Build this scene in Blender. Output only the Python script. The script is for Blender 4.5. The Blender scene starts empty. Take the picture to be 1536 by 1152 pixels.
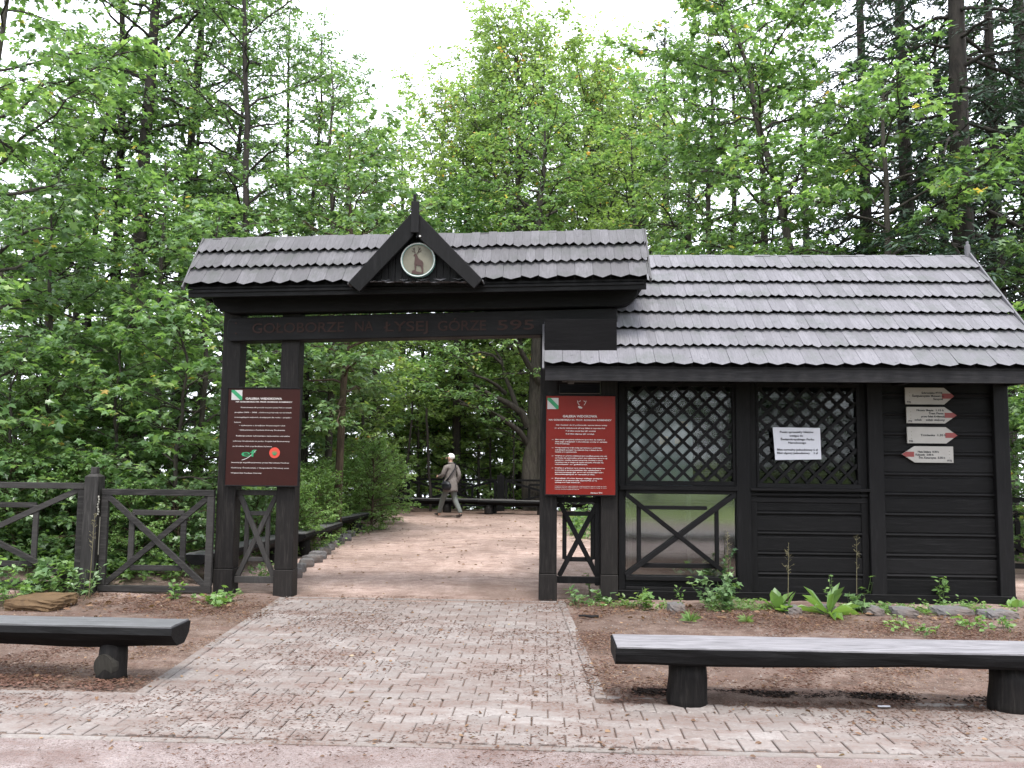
import bpy, bmesh, math, random
import numpy as np
from mathutils import Vector, Matrix
random.seed(7)
sc = bpy.context.scene
col = sc.collection
PI = math.pi
# ------------------------------------------------------------------ camera model
FPX = 1240.0; YAW = math.radians(2.3); PITCH = math.atan(105/1240); ROLL = .0100
CAM = np.array([0, 0, 1.65])
CF = np.array([-math.sin(YAW)*math.cos(PITCH), math.cos(YAW)*math.cos(PITCH), math.sin(PITCH)])
_r0 = np.array([math.cos(YAW), math.sin(YAW), 0]); _u0 = np.cross(_r0, CF)
CR = _r0*math.cos(ROLL) + _u0*math.sin(ROLL); CU = np.cross(CR, CF)
def ray(x, y): return CF + CR*(x-768)/FPX - CU*(y-576)/FPX
def at(x, y, Y):
    d = ray(x, y); p = CAM + d*(Y/d[1]); return Vector(p)
def gr(x, y, z=0.0):
    d = ray(x, y); return Vector(CAM + d*((z-1.65)/d[2]))
def X(x, y, Y): return at(x, y, Y).x
def Z(x, y, Y): return at(x, y, Y).z

# ------------------------------------------------------------------ naming helpers
def tag(o, label=None, cat=None, group=None, kind=None):
    if label: o['label'] = label
    if cat: o['category'] = cat
    if group: o['group'] = group
    if kind: o['kind'] = kind
    return o
def empty(name, loc=(0, 0, 0), rz=0.0):
    o = bpy.data.objects.new(name, None); o.empty_display_size = .2
    o.location = loc; o.rotation_euler = (0, 0, rz); col.objects.link(o); return o
def link(name, me, parent=None, local=False):
    o = bpy.data.objects.new(name, me); col.objects.link(o)
    if parent is not None:
        o.parent = parent
        if not local:
            r = parent
            off = Vector((0, 0, 0))
            while r is not None:
                off += r.location; r = r.parent
            o.location = -off
    return o
def kids(o): return [c for c in o.children]
def copy_tree(o, parent=None):
    c = o.copy(); col.objects.link(c); c.parent = parent
    for ch in kids(o): copy_tree(ch, c)
    return c

# ------------------------------------------------------------------ mesh builders
class MB:
    def __init__(s): s.v = []; s.f = []; s.a = []
    def add(s, vs, fs, var=None):
        b = len(s.v); s.v += [tuple(p) for p in vs]
        if var is None: var = random.random()
        for f in fs: s.f.append([b+i for i in f]); s.a.append(var)
    def box(s, x0, x1, y0, y1, z0, z1, var=None):
        s.add([(x0,y0,z0),(x1,y0,z0),(x1,y1,z0),(x0,y1,z0),(x0,y0,z1),(x1,y0,z1),(x1,y1,z1),(x0,y1,z1)],
              [(0,3,2,1),(4,5,6,7),(0,1,5,4),(1,2,6,5),(2,3,7,6),(3,0,4,7)], var)
    def hexa(s, pts, var=None):   # 8 points in the order of box
        s.add(pts, [(0,3,2,1),(4,5,6,7),(0,1,5,4),(1,2,6,5),(2,3,7,6),(3,0,4,7)], var)
    def beam(s, p0, p1, w, h, up=(0, 1, 0), var=None):
        p0 = Vector(p0); p1 = Vector(p1); d = (p1-p0).normalized(); u = Vector(up)
        u = (u - d*u.dot(d)).normalized(); r = d.cross(u)
        c = []
        for p in (p0, p1):
            for a, b in ((-1,-1),(1,-1),(1,1),(-1,1)): c.append(p + r*(a*w/2) + u*(b*h/2))
        s.add(c, [(0,3,2,1),(4,5,6,7),(0,1,5,4),(1,2,6,5),(2,3,7,6),(3,0,4,7)], var)
    def prism(s, poly, y0, y1, var=None):   # polygon in XZ extruded along Y
        n = len(poly)
        s.add([(x, y0, z) for x, z in poly] + [(x, y1, z) for x, z in poly],
              [list(range(n)), list(range(2*n-1, n-1, -1))] + [(i, n+i, n+(i+1) % n, (i+1) % n) for i in range(n)], var)
    def prismx(s, poly, x0, x1, var=None):  # polygon in YZ extruded along X
        n = len(poly)
        s.add([(x0, y, z) for y, z in poly] + [(x1, y, z) for y, z in poly],
              [list(range(n)), list(range(2*n-1, n-1, -1))] + [(i, n+i, n+(i+1) % n, (i+1) % n) for i in range(n)], var)
    def tube(s, path, rad, n=8, cap=True, var=None, squash=1.0, jit=0.0):
        path = [Vector(p) for p in path]; vs = []; m = len(path)
        if not hasattr(rad, '__len__'): rad = [rad]*m
        for i, p in enumerate(path):
            d = (path[min(i+1, m-1)] - path[max(i-1, 0)]).normalized()
            ref = Vector((0, 0, 1)) if abs(d.z) < .9 else Vector((1, 0, 0))
            a = d.cross(ref).normalized(); b = a.cross(d)
            for k in range(n):
                t = 2*PI*k/n; rr = rad[i]*(1+jit*math.sin(k*2.3+i*.7)*.5+jit*random.uniform(-.4, .4))
                vs.append(p + a*(math.cos(t)*rr) + b*(math.sin(t)*rr*squash))
        fs = [(i*n+k, i*n+(k+1) % n, (i+1)*n+(k+1) % n, (i+1)*n+k) for i in range(m-1) for k in range(n)]
        if cap: fs += [list(range(n-1, -1, -1)), [(m-1)*n+k for k in range(n)]]
        s.add(vs, fs, var)
    def build(s, name, mat, parent=None, bevel=0.0, smooth=False, local=False):
        me = bpy.data.meshes.new(name); me.from_pydata(s.v, [], s.f); me.update()
        at_ = me.attributes.new('var', 'FLOAT', 'FACE')
        at_.data.foreach_set('value', np.array(s.a, dtype=np.float32))
        me.materials.append(mat)
        if smooth: me.polygons.foreach_set('use_smooth', [True]*len(me.polygons))
        bm = bmesh.new(); bm.from_mesh(me); bmesh.ops.recalc_face_normals(bm, faces=bm.faces); bm.to_mesh(me); bm.free()
        o = link(name, me, parent, local)
        if bevel:
            m = o.modifiers.new('b', 'BEVEL'); m.width = bevel; m.segments = 1; m.limit_method = 'ANGLE'; m.angle_limit = .7
        return o
def np_mesh(name, V, F, var, mat, loops_per=None):
    """V (n,3), F (m,k) uniform polygons, var (m,)"""
    me = bpy.data.meshes.new(name)
    m, k = F.shape
    me.vertices.add(len(V)); me.vertices.foreach_set('co', V.astype(np.float32).ravel())
    me.loops.add(m*k); me.loops.foreach_set('vertex_index', F.astype(np.int32).ravel())
    me.polygons.add(m); me.polygons.foreach_set('loop_start', np.arange(0, m*k, k, dtype=np.int32))
    me.update(calc_edges=True)
    at_ = me.attributes.new('var', 'FLOAT', 'FACE'); at_.data.foreach_set('value', var.astype(np.float32))
    me.materials.append(mat); return me

# ------------------------------------------------------------------ materials
def newmat(name):
    m = bpy.data.materials.new(name); m.use_nodes = True; nt = m.node_tree; nt.nodes.clear()
    out = nt.nodes.new('ShaderNodeOutputMaterial'); return m, nt, out
def N(nt, t, **kw):
    n = nt.nodes.new(t)
    for k, v in kw.items():
        if k in n.inputs.keys() if isinstance(k, str) else False: n.inputs[k].default_value = v
        else: setattr(n, k, v)
    return n
def L(nt, a, b): nt.links.new(a, b)
def ramp(nt, fac, stops):
    r = nt.nodes.new('ShaderNodeValToRGB'); e = r.color_ramp.elements
    while len(e) < len(stops): e.new(.5)
    for i, (p, c) in enumerate(stops): e[i].position = p; e[i].color = (*c, 1) if len(c) == 3 else c
    L(nt, fac, r.inputs[0]); return r.outputs[0]
def coords(nt, scale=(1, 1, 1), rot=(0, 0, 0)):
    tc = nt.nodes.new('ShaderNodeTexCoord'); mp = nt.nodes.new('ShaderNodeMapping')
    mp.inputs['Scale'].default_value = scale; mp.inputs['Rotation'].default_value = rot
    L(nt, tc.outputs['Object'], mp.inputs[0]); return mp.outputs[0]
def noise(nt, vec, scale, detail=4, rough=.6, dist=0.0):
    n = nt.nodes.new('ShaderNodeTexNoise'); n.inputs['Scale'].default_value = scale
    n.inputs['Detail'].default_value = detail; n.inputs['Roughness'].default_value = rough
    n.inputs['Distortion'].default_value = dist
    L(nt, vec, n.inputs['Vector']); return n.outputs['Fac']
def mixc(nt, fac, a, b, mode='MIX'):
    m = nt.nodes.new('ShaderNodeMix'); m.data_type = 'RGBA'; m.blend_type = mode
    for sock, v in ((m.inputs[0], fac), (m.inputs[6], a), (m.inputs[7], b)):
        if isinstance(v, (int, float)): sock.default_value = v
        elif isinstance(v, tuple): sock.default_value = (*v, 1) if len(v) == 3 else v
        else: L(nt, v, sock)
    return m.outputs[2]
def math_(nt, op, a, b=0.0):
    m = nt.nodes.new('ShaderNodeMath'); m.operation = op
    for sock, v in ((m.inputs[0], a), (m.inputs[1], b)):
        if isinstance(v, (int, float)): sock.default_value = v
        else: L(nt, v, sock)
    return m.outputs[0]
def attr(nt, name='var'):
    a = nt.nodes.new('ShaderNodeAttribute'); a.attribute_name = name; return a.outputs['Fac']
def bsdf(nt, out, color, rough=.7, bump=None, bstr=.3, bdist=.01, spec=.5, metal=0):
    b = nt.nodes.new('ShaderNodeBsdfPrincipled')
    if isinstance(color, tuple): b.inputs['Base Color'].default_value = (*color, 1)
    else: L(nt, color, b.inputs['Base Color'])
    if isinstance(rough, (int, float)): b.inputs['Roughness'].default_value = rough
    else: L(nt, rough, b.inputs['Roughness'])
    b.inputs['Specular IOR Level'].default_value = spec; b.inputs['Metallic'].default_value = metal
    if bump is not None:
        bp = nt.nodes.new('ShaderNodeBump'); bp.inputs['Strength'].default_value = bstr
        bp.inputs['Distance'].default_value = bdist; L(nt, bump, bp.inputs['Height']); L(nt, bp.outputs[0], b.inputs['Normal'])
    L(nt, b.outputs[0], out.inputs[0]); return b

def wood(name, c0, c1, c2, axis, rough=.6, spec=.16):
    m, nt, out = newmat(name)
    s = {'x': (1.2, 14, 14), 'z': (14, 14, 1.2), 'y': (14, 1.2, 14)}[axis]
    g = noise(nt, coords(nt, s), 3.0, 6, .65, .6)
    fine = noise(nt, coords(nt, tuple(4*k for k in s)), 5.0, 3, .6)
    big = noise(nt, coords(nt, (1, 1, 1)), 2.2, 3, .6)
    c = ramp(nt, g, [(.30, c0), (.52, c1), (.74, c2)])
    c = mixc(nt, math_(nt, 'MULTIPLY', big, .5), c, c0)
    c = mixc(nt, math_(nt, 'MULTIPLY', attr(nt), .35), c, c2)
    h = math_(nt, 'ADD', math_(nt, 'MULTIPLY', g, .7), math_(nt, 'MULTIPLY', fine, .4))
    r = math_(nt, 'ADD', math_(nt, 'MULTIPLY', big, .25), rough-.1)
    bsdf(nt, out, c, r, h, .55, .006, spec); return m
DK0, DK1, DK2 = (0.000918, 0.000816, 0.000918), (0.002448, 0.002244, 0.002448), (0.0126, 0.01163, 0.01231)
M = {}
M['wood_deep'] = wood('deep_wood', (.0012, .001, .0012), (.003, .0027, .003), (.007, .0066, .007), 'x', .7, .08)  # extra dark copy of the beam wood, shade put into its colour
M['wood_x'] = wood('dark_wood_x', DK0, DK1, DK2, 'x')
M['wood_z'] = wood('dark_wood_z', DK0, DK1, DK2, 'z')
M['wood_y'] = wood('dark_wood_y', DK0, DK1, DK2, 'y')
M['post_wood'] = wood('post_wood', (0.00306, 0.00272, 0.002584), (0.0085, 0.00714, 0.006664), (0.03155, 0.0272, 0.02448), 'z')
M['fence_wood'] = wood('fence_wood', (0.00783, 0.007395, 0.00696), (0.02088, 0.01914, 0.0187), (0.06812, 0.06342, 0.0599), 'x')
M['fascia_wood'] = wood('fascia_wood', (.005, .005, .005), (.016, .015, .016), (.035, .033, .035), 'x')
M['fence_wood_z'] = wood('fence_wood_z', (0.00783, 0.007395, 0.00696), (0.02088, 0.01914, 0.0187), (0.06812, 0.06342, 0.0599), 'z')
M['bench_top'] = wood('bench_top', (0.03396, 0.0324, 0.03449), (0.19, 0.1805, 0.19), (0.3135, 0.304, 0.3182), 'x', .5, .35)
M['bench_top_dark'] = wood('bench_top_dark', (0.04176, 0.04176, 0.04315), (0.09048, 0.09048, 0.09396), (0.167, 0.167, 0.174), 'x', .5, .5)
M['bench_top_y'] = wood('bench_top_y', (.035, .033, .033), (.075, .072, .072), (.15, .145, .145), 'y', .5, .5)
M['log_end'] = wood('log_end', (0.0154, 0.014, 0.0119), (0.0315, 0.0287, 0.0245), (0.0525, 0.049, 0.042), 'z', .8)

def shingle_mat(name, c0, c1, c2):
    m, nt, out = newmat(name)
    v = attr(nt)
    g = noise(nt, coords(nt, (26, 2.2, 2.2)), 3.0, 5, .65, .4)
    blot = noise(nt, coords(nt), 3.3, 4, .65)
    c = ramp(nt, v, [(0, c0), (.5, c1), (1, c2)])
    c = mixc(nt, ramp(nt, g, [(.35, (0, 0, 0)), (.7, (.7, .7, .7))]), c, tuple(k*.62 for k in c1))
    c = mixc(nt, ramp(nt, blot, [(.48, (0, 0, 0)), (.68, (.7, .7, .7))]), c, (c1[0]*.62, c1[1]*.68, c1[2]*.60))
    spot = noise(nt, coords(nt, (1, 1, 1)), 19, 3, .5)
    c = mixc(nt, ramp(nt, spot, [(.66, (0, 0, 0)), (.74, (.6, .6, .6))]), c, tuple(k*.4 for k in c1))
    bsdf(nt, out, c, .7, g, .5, .004, .2); return m
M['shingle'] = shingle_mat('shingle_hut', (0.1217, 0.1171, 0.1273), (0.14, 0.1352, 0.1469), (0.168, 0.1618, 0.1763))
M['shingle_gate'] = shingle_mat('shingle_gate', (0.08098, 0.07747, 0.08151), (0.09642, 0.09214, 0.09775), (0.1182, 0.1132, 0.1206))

def plain(name, color, rough=.6, spec=.4, var=.25, scale=8, bump=.15):
    m, nt, out = newmat(name)
    n = noise(nt, coords(nt), scale, 4, .6)
    c = mixc(nt, ramp(nt, n, [(.3, (0, 0, 0)), (.75, (1, 1, 1))]), tuple(k*(1-var) for k in color), color)
    bsdf(nt, out, c, rough, n, bump, .003, spec); return m
M['white_paint'] = plain('white_paint', (0.3884, 0.3758, 0.3633), .5, .4, .12)
M['paper'] = plain('paper', (0.509, 0.509, 0.5481), .7, .2, .04, 3)
M['sign_white'] = plain('sign_white', (0.355, 0.3343, 0.3076), .5, .4, .12, 6)
M['sign_red'] = plain('sign_red', (0.2375, 0.04241, 0.03959), .5)
M['board_red'] = plain('board_red', (0.1566, 0.009396, 0.006264), .3, .25, .12, 3, .02)
M['board_brown'] = plain('board_brown', (0.02852, 0.007504, 0.006003), .4, .15, .2, 4, .04)
M['text_white'] = plain('text_white', (0.4594, 0.4176, 0.3967), .6)
M['text_black'] = plain('text_black', (.02, .02, .025), .6)
M['text_carved'] = plain('text_carved', (.036, .022, .019), .8, .1)
M['green_mark'] = plain('green_mark', (.02, .22, .09), .5)
M['red_mark'] = plain('red_mark', (.5, .05, .03), .5)
M['teal'] = plain('teal_rim', (.16, .30, .27), .5)
M['emblem_face'] = plain('emblem_face', (0.1566, 0.1469, 0.1109), .6, .3, .3, 6)
M['deer'] = plain('deer_brown', (.045, .018, .014), .6)
M['interior'] = plain('interior', (.05, .048, .045), .8)
M['pale_board'] = plain('pale_board', (.50, .54, .58), .6, .4, .45, 2.2)
M['tan_card'] = plain('tan_card', (.75, .55, .33), .6)  # yellowish window reflections given as a flat colour
M['chain'] = plain('chain_metal', (.15, .14, .11), .45, .6)

def glass_mat(name='window_glass', fac=.06, rg=.06):
    m, nt, out = newmat(name)
    tr = nt.nodes.new('ShaderNodeBsdfTransparent'); tr.inputs[0].default_value = (.75, .8, .78, 1)
    g = nt.nodes.new('ShaderNodeBsdfGlossy'); g.inputs['Roughness'].default_value = rg
    n = noise(nt, coords(nt), 1.6, 2, .5)
    bp = nt.nodes.new('ShaderNodeBump'); bp.inputs['Strength'].default_value = .12; bp.inputs['Distance'].default_value = .02
    L(nt, n, bp.inputs['Height']); L(nt, bp.outputs[0], g.inputs['Normal'])
    mx = nt.nodes.new('ShaderNodeMixShader'); mx.inputs[0].default_value = fac
    L(nt, tr.outputs[0], mx.inputs[1]); L(nt, g.outputs[0], mx.inputs[2]); L(nt, mx.outputs[0], out.inputs[0]); return m
M['glass'] = glass_mat(); M['glass_dark'] = glass_mat('shaded_glass', .03); M['glass_low'] = glass_mat('low_glass', .28, .085)

def leaf_mat(name, stops, trans=.42, rough=.42, spec=.45):
    m, nt, out = newmat(name)
    v = attr(nt)
    c = ramp(nt, v, stops)
    b = nt.nodes.new('ShaderNodeBsdfPrincipled'); L(nt, c, b.inputs['Base Color'])
    b.inputs['Roughness'].default_value = rough; b.inputs['Specular IOR Level'].default_value = spec
    t = nt.nodes.new('ShaderNodeBsdfTranslucent')
    tc = mixc(nt, 1.0, c, (1.5, 1.6, .75), 'MULTIPLY'); L(nt, tc, t.inputs[0])
    mx = nt.nodes.new('ShaderNodeMixShader'); mx.inputs[0].default_value = trans
    L(nt, b.outputs[0], mx.inputs[1]); L(nt, t.outputs[0], mx.inputs[2]); L(nt, mx.outputs[0], out.inputs[0]); return m
M['leaf_maple'] = leaf_mat('leaf_maple', [(0, (0.06823, 0.1316, 0.05554)), (.45, (0.1296, 0.2212, 0.09257)), (.85, (0.2183, 0.3288, 0.1388)), (.97, (0.3138, 0.3827, 0.1481)), (1, (0.5186, 0.3588, 0.1111))], .45, .30, .8)
M['leaf_dark'] = leaf_mat('leaf_dark', [(0, (.028, .066, .030)), (.5, (.050, .105, .040)), (1, (.085, .155, .055))], .35)
M['leaf_light'] = leaf_mat('leaf_light', [(0, (0.126, 0.189, 0.0759)), (.5, (0.1995, 0.2862, 0.1138)), (.9, (0.2835, 0.3726, 0.1518)), (.985, (0.3465, 0.3564, 0.1265)), (1, (0.525, 0.2808, 0.1012))], .5)
M['leaf_cool'] = leaf_mat('leaf_cool', [(0, (0.06961, 0.134, 0.0616)), (.5, (0.1329, 0.2213, 0.09856)), (1, (0.2278, 0.3261, 0.154))], .4, .32, .65)
M['leaf_weed'] = leaf_mat('leaf_weed', [(0, (0.0784, 0.1456, 0.0448)), (.5, (0.14, 0.2408, 0.0784)), (1, (0.2352, 0.3584, 0.1232))], .4)
M['needle'] = leaf_mat('needle', [(0, (.014, .032, .020)), (.6, (.026, .055, .032)), (1, (.045, .085, .042))], .15, .6)
M['dry_leaf'] = leaf_mat('dry_leaf', [(0, (0.0567, 0.02835, 0.01575)), (.6, (0.1512, 0.0819, 0.0441)), (.9, (0.2646, 0.1701, 0.1008)), (1, (0.315, 0.2646, 0.189))], .2, .7)
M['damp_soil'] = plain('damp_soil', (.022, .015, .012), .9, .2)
M['needle_litter'] = leaf_mat('needle_litter', [(0, (0.04536, 0.01944, 0.01296)), (.6, (0.1037, 0.0486, 0.0324)), (1, (0.175, 0.0972, 0.07128))], .1, .8)
M['dry_stalk'] = leaf_mat('dry_stalk', [(0, (.16, .14, .08)), (1, (.28, .25, .15))], .3, .7)

def bark(name, c0, c1, sc_=6):
    m, nt, out = newmat(name)
    n = noise(nt, coords(nt, (1, 1, .22)), sc_*2.2, 6, .7, .8)
    b = noise(nt, coords(nt), 1.3, 3, .6)
    c = ramp(nt, n, [(.32, c0), (.7, c1)])
    c = mixc(nt, ramp(nt, b, [(.55, (0, 0, 0)), (.8, (.5, .5, .5))]), c, (c1[0]*.8, c1[1]*1.05, c1[2]*.6))
    bsdf(nt, out, c, .85, n, .9, .02, .2); return m
M['bark_dark'] = bark('bark_dark', (.012, .010, .009), (.045, .038, .032))
M['bark_grey'] = bark('bark_grey', (0.0217, 0.0186, 0.0155), (0.0744, 0.0651, 0.0527))
M['bark_brown'] = bark('bark_brown', (.03, .022, .016), (.11, .08, .055))
M['stem_green'] = plain('stem_green', (.08, .13, .04), .6)

def stone_mat(name, c0, c1, c2):
    m, nt, out = newmat(name)
    n = noise(nt, coords(nt), 9, 6, .7); n2 = noise(nt, coords(nt), 2.5, 3, .6)
    c = ramp(nt, n, [(.3, c0), (.7, c1)]); c = mixc(nt, ramp(nt, n2, [(.45, (0, 0, 0)), (.65, (.8, .8, .8))]), c, c2)
    bsdf(nt, out, c, .85, n, .8, .02, .3); return m
M['stone_tan'] = stone_mat('stone_tan', (0.04872, 0.02923, 0.01531), (0.1462, 0.09048, 0.04315), (0.09048, 0.05568, 0.02784))
M['stone_grey'] = stone_mat('stone_grey', (0.07634, 0.07252, 0.07252), (0.1679, 0.1604, 0.1604), (0.09925, 0.07634, 0.06489))

def ground_mat():
    m, nt, out = newmat('dirt_ground')
    co = coords(nt)
    a = noise(nt, co, .55, 5, .62); b = noise(nt, co, 4.5, 6, .7, .3); f = noise(nt, co, 55, 4, .75); g2 = noise(nt, co, 210, 2, .6)
    streak = noise(nt, coords(nt, (1, 3.2, 1)), 26, 4, .7, .5)
    c = ramp(nt, b, [(.30, (.045, .029, .022)), (.46, (.115, .079, .062)), (.56, (.16, .118, .097)), (.72, (.235, .18, .153))])
    # paler worn gravel beyond the gate, red-brown needles and soil in front of it
    sep = nt.nodes.new('ShaderNodeSeparateXYZ'); L(nt, co, sep.inputs[0])
    far = nt.nodes.new('ShaderNodeMapRange'); L(nt, math_(nt, 'ADD', sep.outputs[1], math_(nt, 'MULTIPLY', a, 3.0)), far.inputs[0])
    far.inputs[1].default_value = 10.3; far.inputs[2].default_value = 12.4; far.clamp = True
    endf = nt.nodes.new('ShaderNodeMapRange'); L(nt, math_(nt, 'ADD', sep.outputs[1], math_(nt, 'MULTIPLY', b, 1.6)), endf.inputs[0])
    endf.inputs[1].default_value = 23.6; endf.inputs[2].default_value = 22.0; endf.clamp = True
    grav = ramp(nt, b, [(.3, (0.3504, 0.2466, 0.2076)), (.55, (0.5192, 0.3894, 0.3401)), (.75, (0.675, 0.5322, 0.4803))])
    c = mixc(nt, math_(nt, 'MULTIPLY', math_(nt, 'MULTIPLY', far.outputs[0], endf.outputs[0]), .92), c, grav)
    near = nt.nodes.new('ShaderNodeMapRange'); L(nt, math_(nt, 'ADD', sep.outputs[1], math_(nt, 'MULTIPLY', b, .12)), near.inputs[0])
    near.inputs[1].default_value = 4.90; near.inputs[2].default_value = 4.84; near.clamp = True
    grey = ramp(nt, b, [(.3, (0.1645, 0.1301, 0.1233)), (.7, (0.2877, 0.2466, 0.2399))])
    c = mixc(nt, near.outputs[0], c, grey)
    c = mixc(nt, ramp(nt, f, [(.35, (0.55, 0.55, 0.55)), (.5, (0, 0, 0))]), c, (0.07, 0.042, 0.034))
    c = mixc(nt, ramp(nt, f, [(.57, (0, 0, 0)), (.66, (.75, .75, .75))]), c, (.30, .235, .205))
    f2 = noise(nt, co, 120, 3, .7)
    c = mixc(nt, ramp(nt, f2, [(.36, (.8, .8, .8)), (.47, (0, 0, 0))]), c, (.045, .026, .02))
    c = mixc(nt, ramp(nt, streak, [(.55, (0, 0, 0)), (.68, (.6, .6, .6))]), c, (.10, .052, .038))
    c = mixc(nt, ramp(nt, a, [(.35, (.45, .45, .45)), (.6, (0, 0, 0))]), c, (.08, .054, .044))
    drift = noise(nt, coords(nt, (.8, 2.6, 1)), 1.7, 6, .72, .4)
    c = mixc(nt, math_(nt, 'MULTIPLY', ramp(nt, drift, [(.50, (0, 0, 0)), (.64, (1, 1, 1))]), ramp(nt, f, [(.42, (0, 0, 0)), (.56, (.6, .6, .6))])), c, (.095, .045, .033))
    lawn = nt.nodes.new('ShaderNodeMapRange'); L(nt, sep.outputs[1], lawn.inputs[0]); lawn.inputs[1].default_value = -1.5; lawn.inputs[2].default_value = -2.2
    c = mixc(nt, lawn.outputs[0], c, ramp(nt, a, [(.42, (.05, .05, .035)), (.50, (.09, .13, .035)), (.60, (.20, .27, .06))]))
    # forest floor at both sides and the pale boulder slope past the far fence
    side = nt.nodes.new('ShaderNodeMapRange'); L(nt, sep.outputs[0], side.inputs[0]); side.inputs[1].default_value = -4.2; side.inputs[2].default_value = -5.2
    beh = nt.nodes.new('ShaderNodeMapRange'); L(nt, sep.outputs[1], beh.inputs[0]); beh.inputs[1].default_value = 9.6; beh.inputs[2].default_value = 10.2
    ff = math_(nt, 'MULTIPLY', side.outputs[0], beh.outputs[0])
    c = mixc(nt, ff, c, ramp(nt, b, [(.3, (.022, .02, .012)), (.7, (.06, .055, .03))]))
    rk = nt.nodes.new('ShaderNodeMapRange'); L(nt, sep.outputs[1], rk.inputs[0]); rk.inputs[1].default_value = 27; rk.inputs[2].default_value = 34
    c = mixc(nt, rk.outputs[0], c, ramp(nt, b, [(.3, (.22, .23, .24)), (.7, (.5, .52, .55))]))
    h = math_(nt, 'ADD', math_(nt, 'MULTIPLY', f, .5), math_(nt, 'ADD', math_(nt, 'MULTIPLY', b, .8), math_(nt, 'MULTIPLY', g2, .3)))
    bsdf(nt, out, c, .92, h, .9, .012, .2); return m
M['ground'] = ground_mat()
def paver_mat(name='paving', kerb=False):
    m, nt, out = newmat(name)
    co = coords(nt); v = attr(nt)
    b = noise(nt, co, 1.1, 5, .68, .3); f = noise(nt, co, 38, 4, .7); mid = noise(nt, coords(nt, (1, 2.2, 1)), 8, 5, .7, .4)
    if kerb: c = ramp(nt, v, [(0, (0.1581, 0.1449, 0.1344)), (1, (0.2319, 0.2161, 0.2029))])
    else: c = ramp(nt, v, [(0, (.168, .150, .140)), (.5, (.195, .176, .165)), (1, (.232, .210, .198))])
    c = mixc(nt, ramp(nt, f, [(.35, (.45, .45, .45)), (.55, (0, 0, 0))]), c, (.13, .10, .09))
    c = mixc(nt, ramp(nt, f, [(.62, (0, 0, 0)), (.74, (.5, .5, .5))]), c, (.45, .41, .385))
    dirt = ramp(nt, math_(nt, 'ADD', math_(nt, 'MULTIPLY', b, .6), math_(nt, 'MULTIPLY', mid, .4)), [(.44, (.05, .05, .05)), (.58, (.4, .4, .4)), (.72, (.8, .8, .8))])
    c = mixc(nt, dirt, c, ramp(nt, f, [(.3, (.095, .068, .058)), (.7, (.20, .155, .138))]))
    drift = noise(nt, coords(nt, (.8, 2.6, 1)), 1.7, 6, .72, .4)
    c = mixc(nt, math_(nt, 'MULTIPLY', ramp(nt, drift, [(.45, (0, 0, 0)), (.60, (1, 1, 1))]), ramp(nt, f, [(.40, (0, 0, 0)), (.54, (.8, .8, .8))])), c, (.110, .066, .052))
    bsdf(nt, out, c, .85, math_(nt, 'ADD', f, mid), .7, .006, .3); return m
M['paver'] = paver_mat(); M['kerb'] = paver_mat('kerb_concrete', True)
# ================================================================== GROUND
def hgt(x, y):
    """terrain height"""
    z = 0.0
    e = -4.25 + max(0, min(1, (y-10)/9))*.55      # left edge of the clearing
    if y > 9.4 and x < e:
        t = min(1.0, (e-x)/.5); z += .13*t + min(.9, (e-x-.4)*.07 if x < e-.4 else 0)*min(1, (y-9.4)/1.2)
        z *= min(1, (y-9.4)/.5)
    if x > 5.6 and y > 9: z += min(.3, (x-5.6)*.05)
    if y > 24.9:
        t = y-24.9; z = z*max(0, 1-t/3) - (.42*t if t < 22 else 9.24+.12*(t-22))
        z = max(z, -26)
    if x < -10: z += (-10-x)*.02
    return z
def build_ground():
    xs = sorted(set([-400, -250, -150, -90, -60, -40, -30, -24] + [round(-20+i*.5, 3) for i in range(22)] +
                    [round(-9+i*.09, 3) for i in range(0, 178)] + [round(7+i*.6, 3) for i in range(25)] + [24, 30, 40, 60, 90, 150, 250, 400]))
    ys = sorted(set([-200, -100, -50, -25, -12, -5, 0, 1.5, 2.5] + [round(3.2+i*.07, 3) for i in range(0, 100)] + [round(10.2+i*.16, 3) for i in range(98)] +
                    [27, 28, 30, 33, 37, 42, 47, 55, 70, 100, 150, 250, 500]))
    rs = np.random.RandomState(3)
    V = []
    ph = rs.uniform(0, 6, 8)
    for y in ys:
        for x in xs:
            z = hgt(x, y)
            if 3 < y < 27 and -9 < x < 9:
                w = .010*math.sin(x*2.1+ph[0]+math.sin(y*1.3))+.008*math.sin(y*2.7+ph[1]+x*.8)+.005*math.sin(x*7+y*5+ph[2])
                w += rs.uniform(-.003, .003)
                z += w - .004
                pl = -2.685-(y-5.61)*.059; pr = .353-(y-5.76)*.0535
                if y < 9.5 and (4.75 < y < 5.75 or pl-.1 < x < pr+.1): z = min(z*.3, 0)-.0035
                elif 9.4 < y < 9.6 and pl-.1 < x < pr+.1: z = -.012
                if y <= 4.8: z = w*.3-.004
                # soil ridge scuffed up under the right bench, dips beside it
                if 5.75 < y < 6.1 and not (pl-.15 < x < pr+.15): z += .012
                if y > 9.3 and .8 < x < 6.5 and y < 10: z += .03
            V.append((x, y, z))
    nx = len(xs)
    F = [(j*nx+i, j*nx+i+1, (j+1)*nx+i+1, (j+1)*nx+i) for j in range(len(ys)-1) for i in range(nx-1)]
    V = np.array(V); F = np.array(F)
    me = np_mesh('ground', V, F, np.zeros(len(F)), M['ground']); me.polygons.foreach_set('use_smooth', [True]*len(F))
    o = link('ground', me); tag(o, kind='structure', label='reddish brown earth with pine needles around the paved path'); return o
build_ground()

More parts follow.
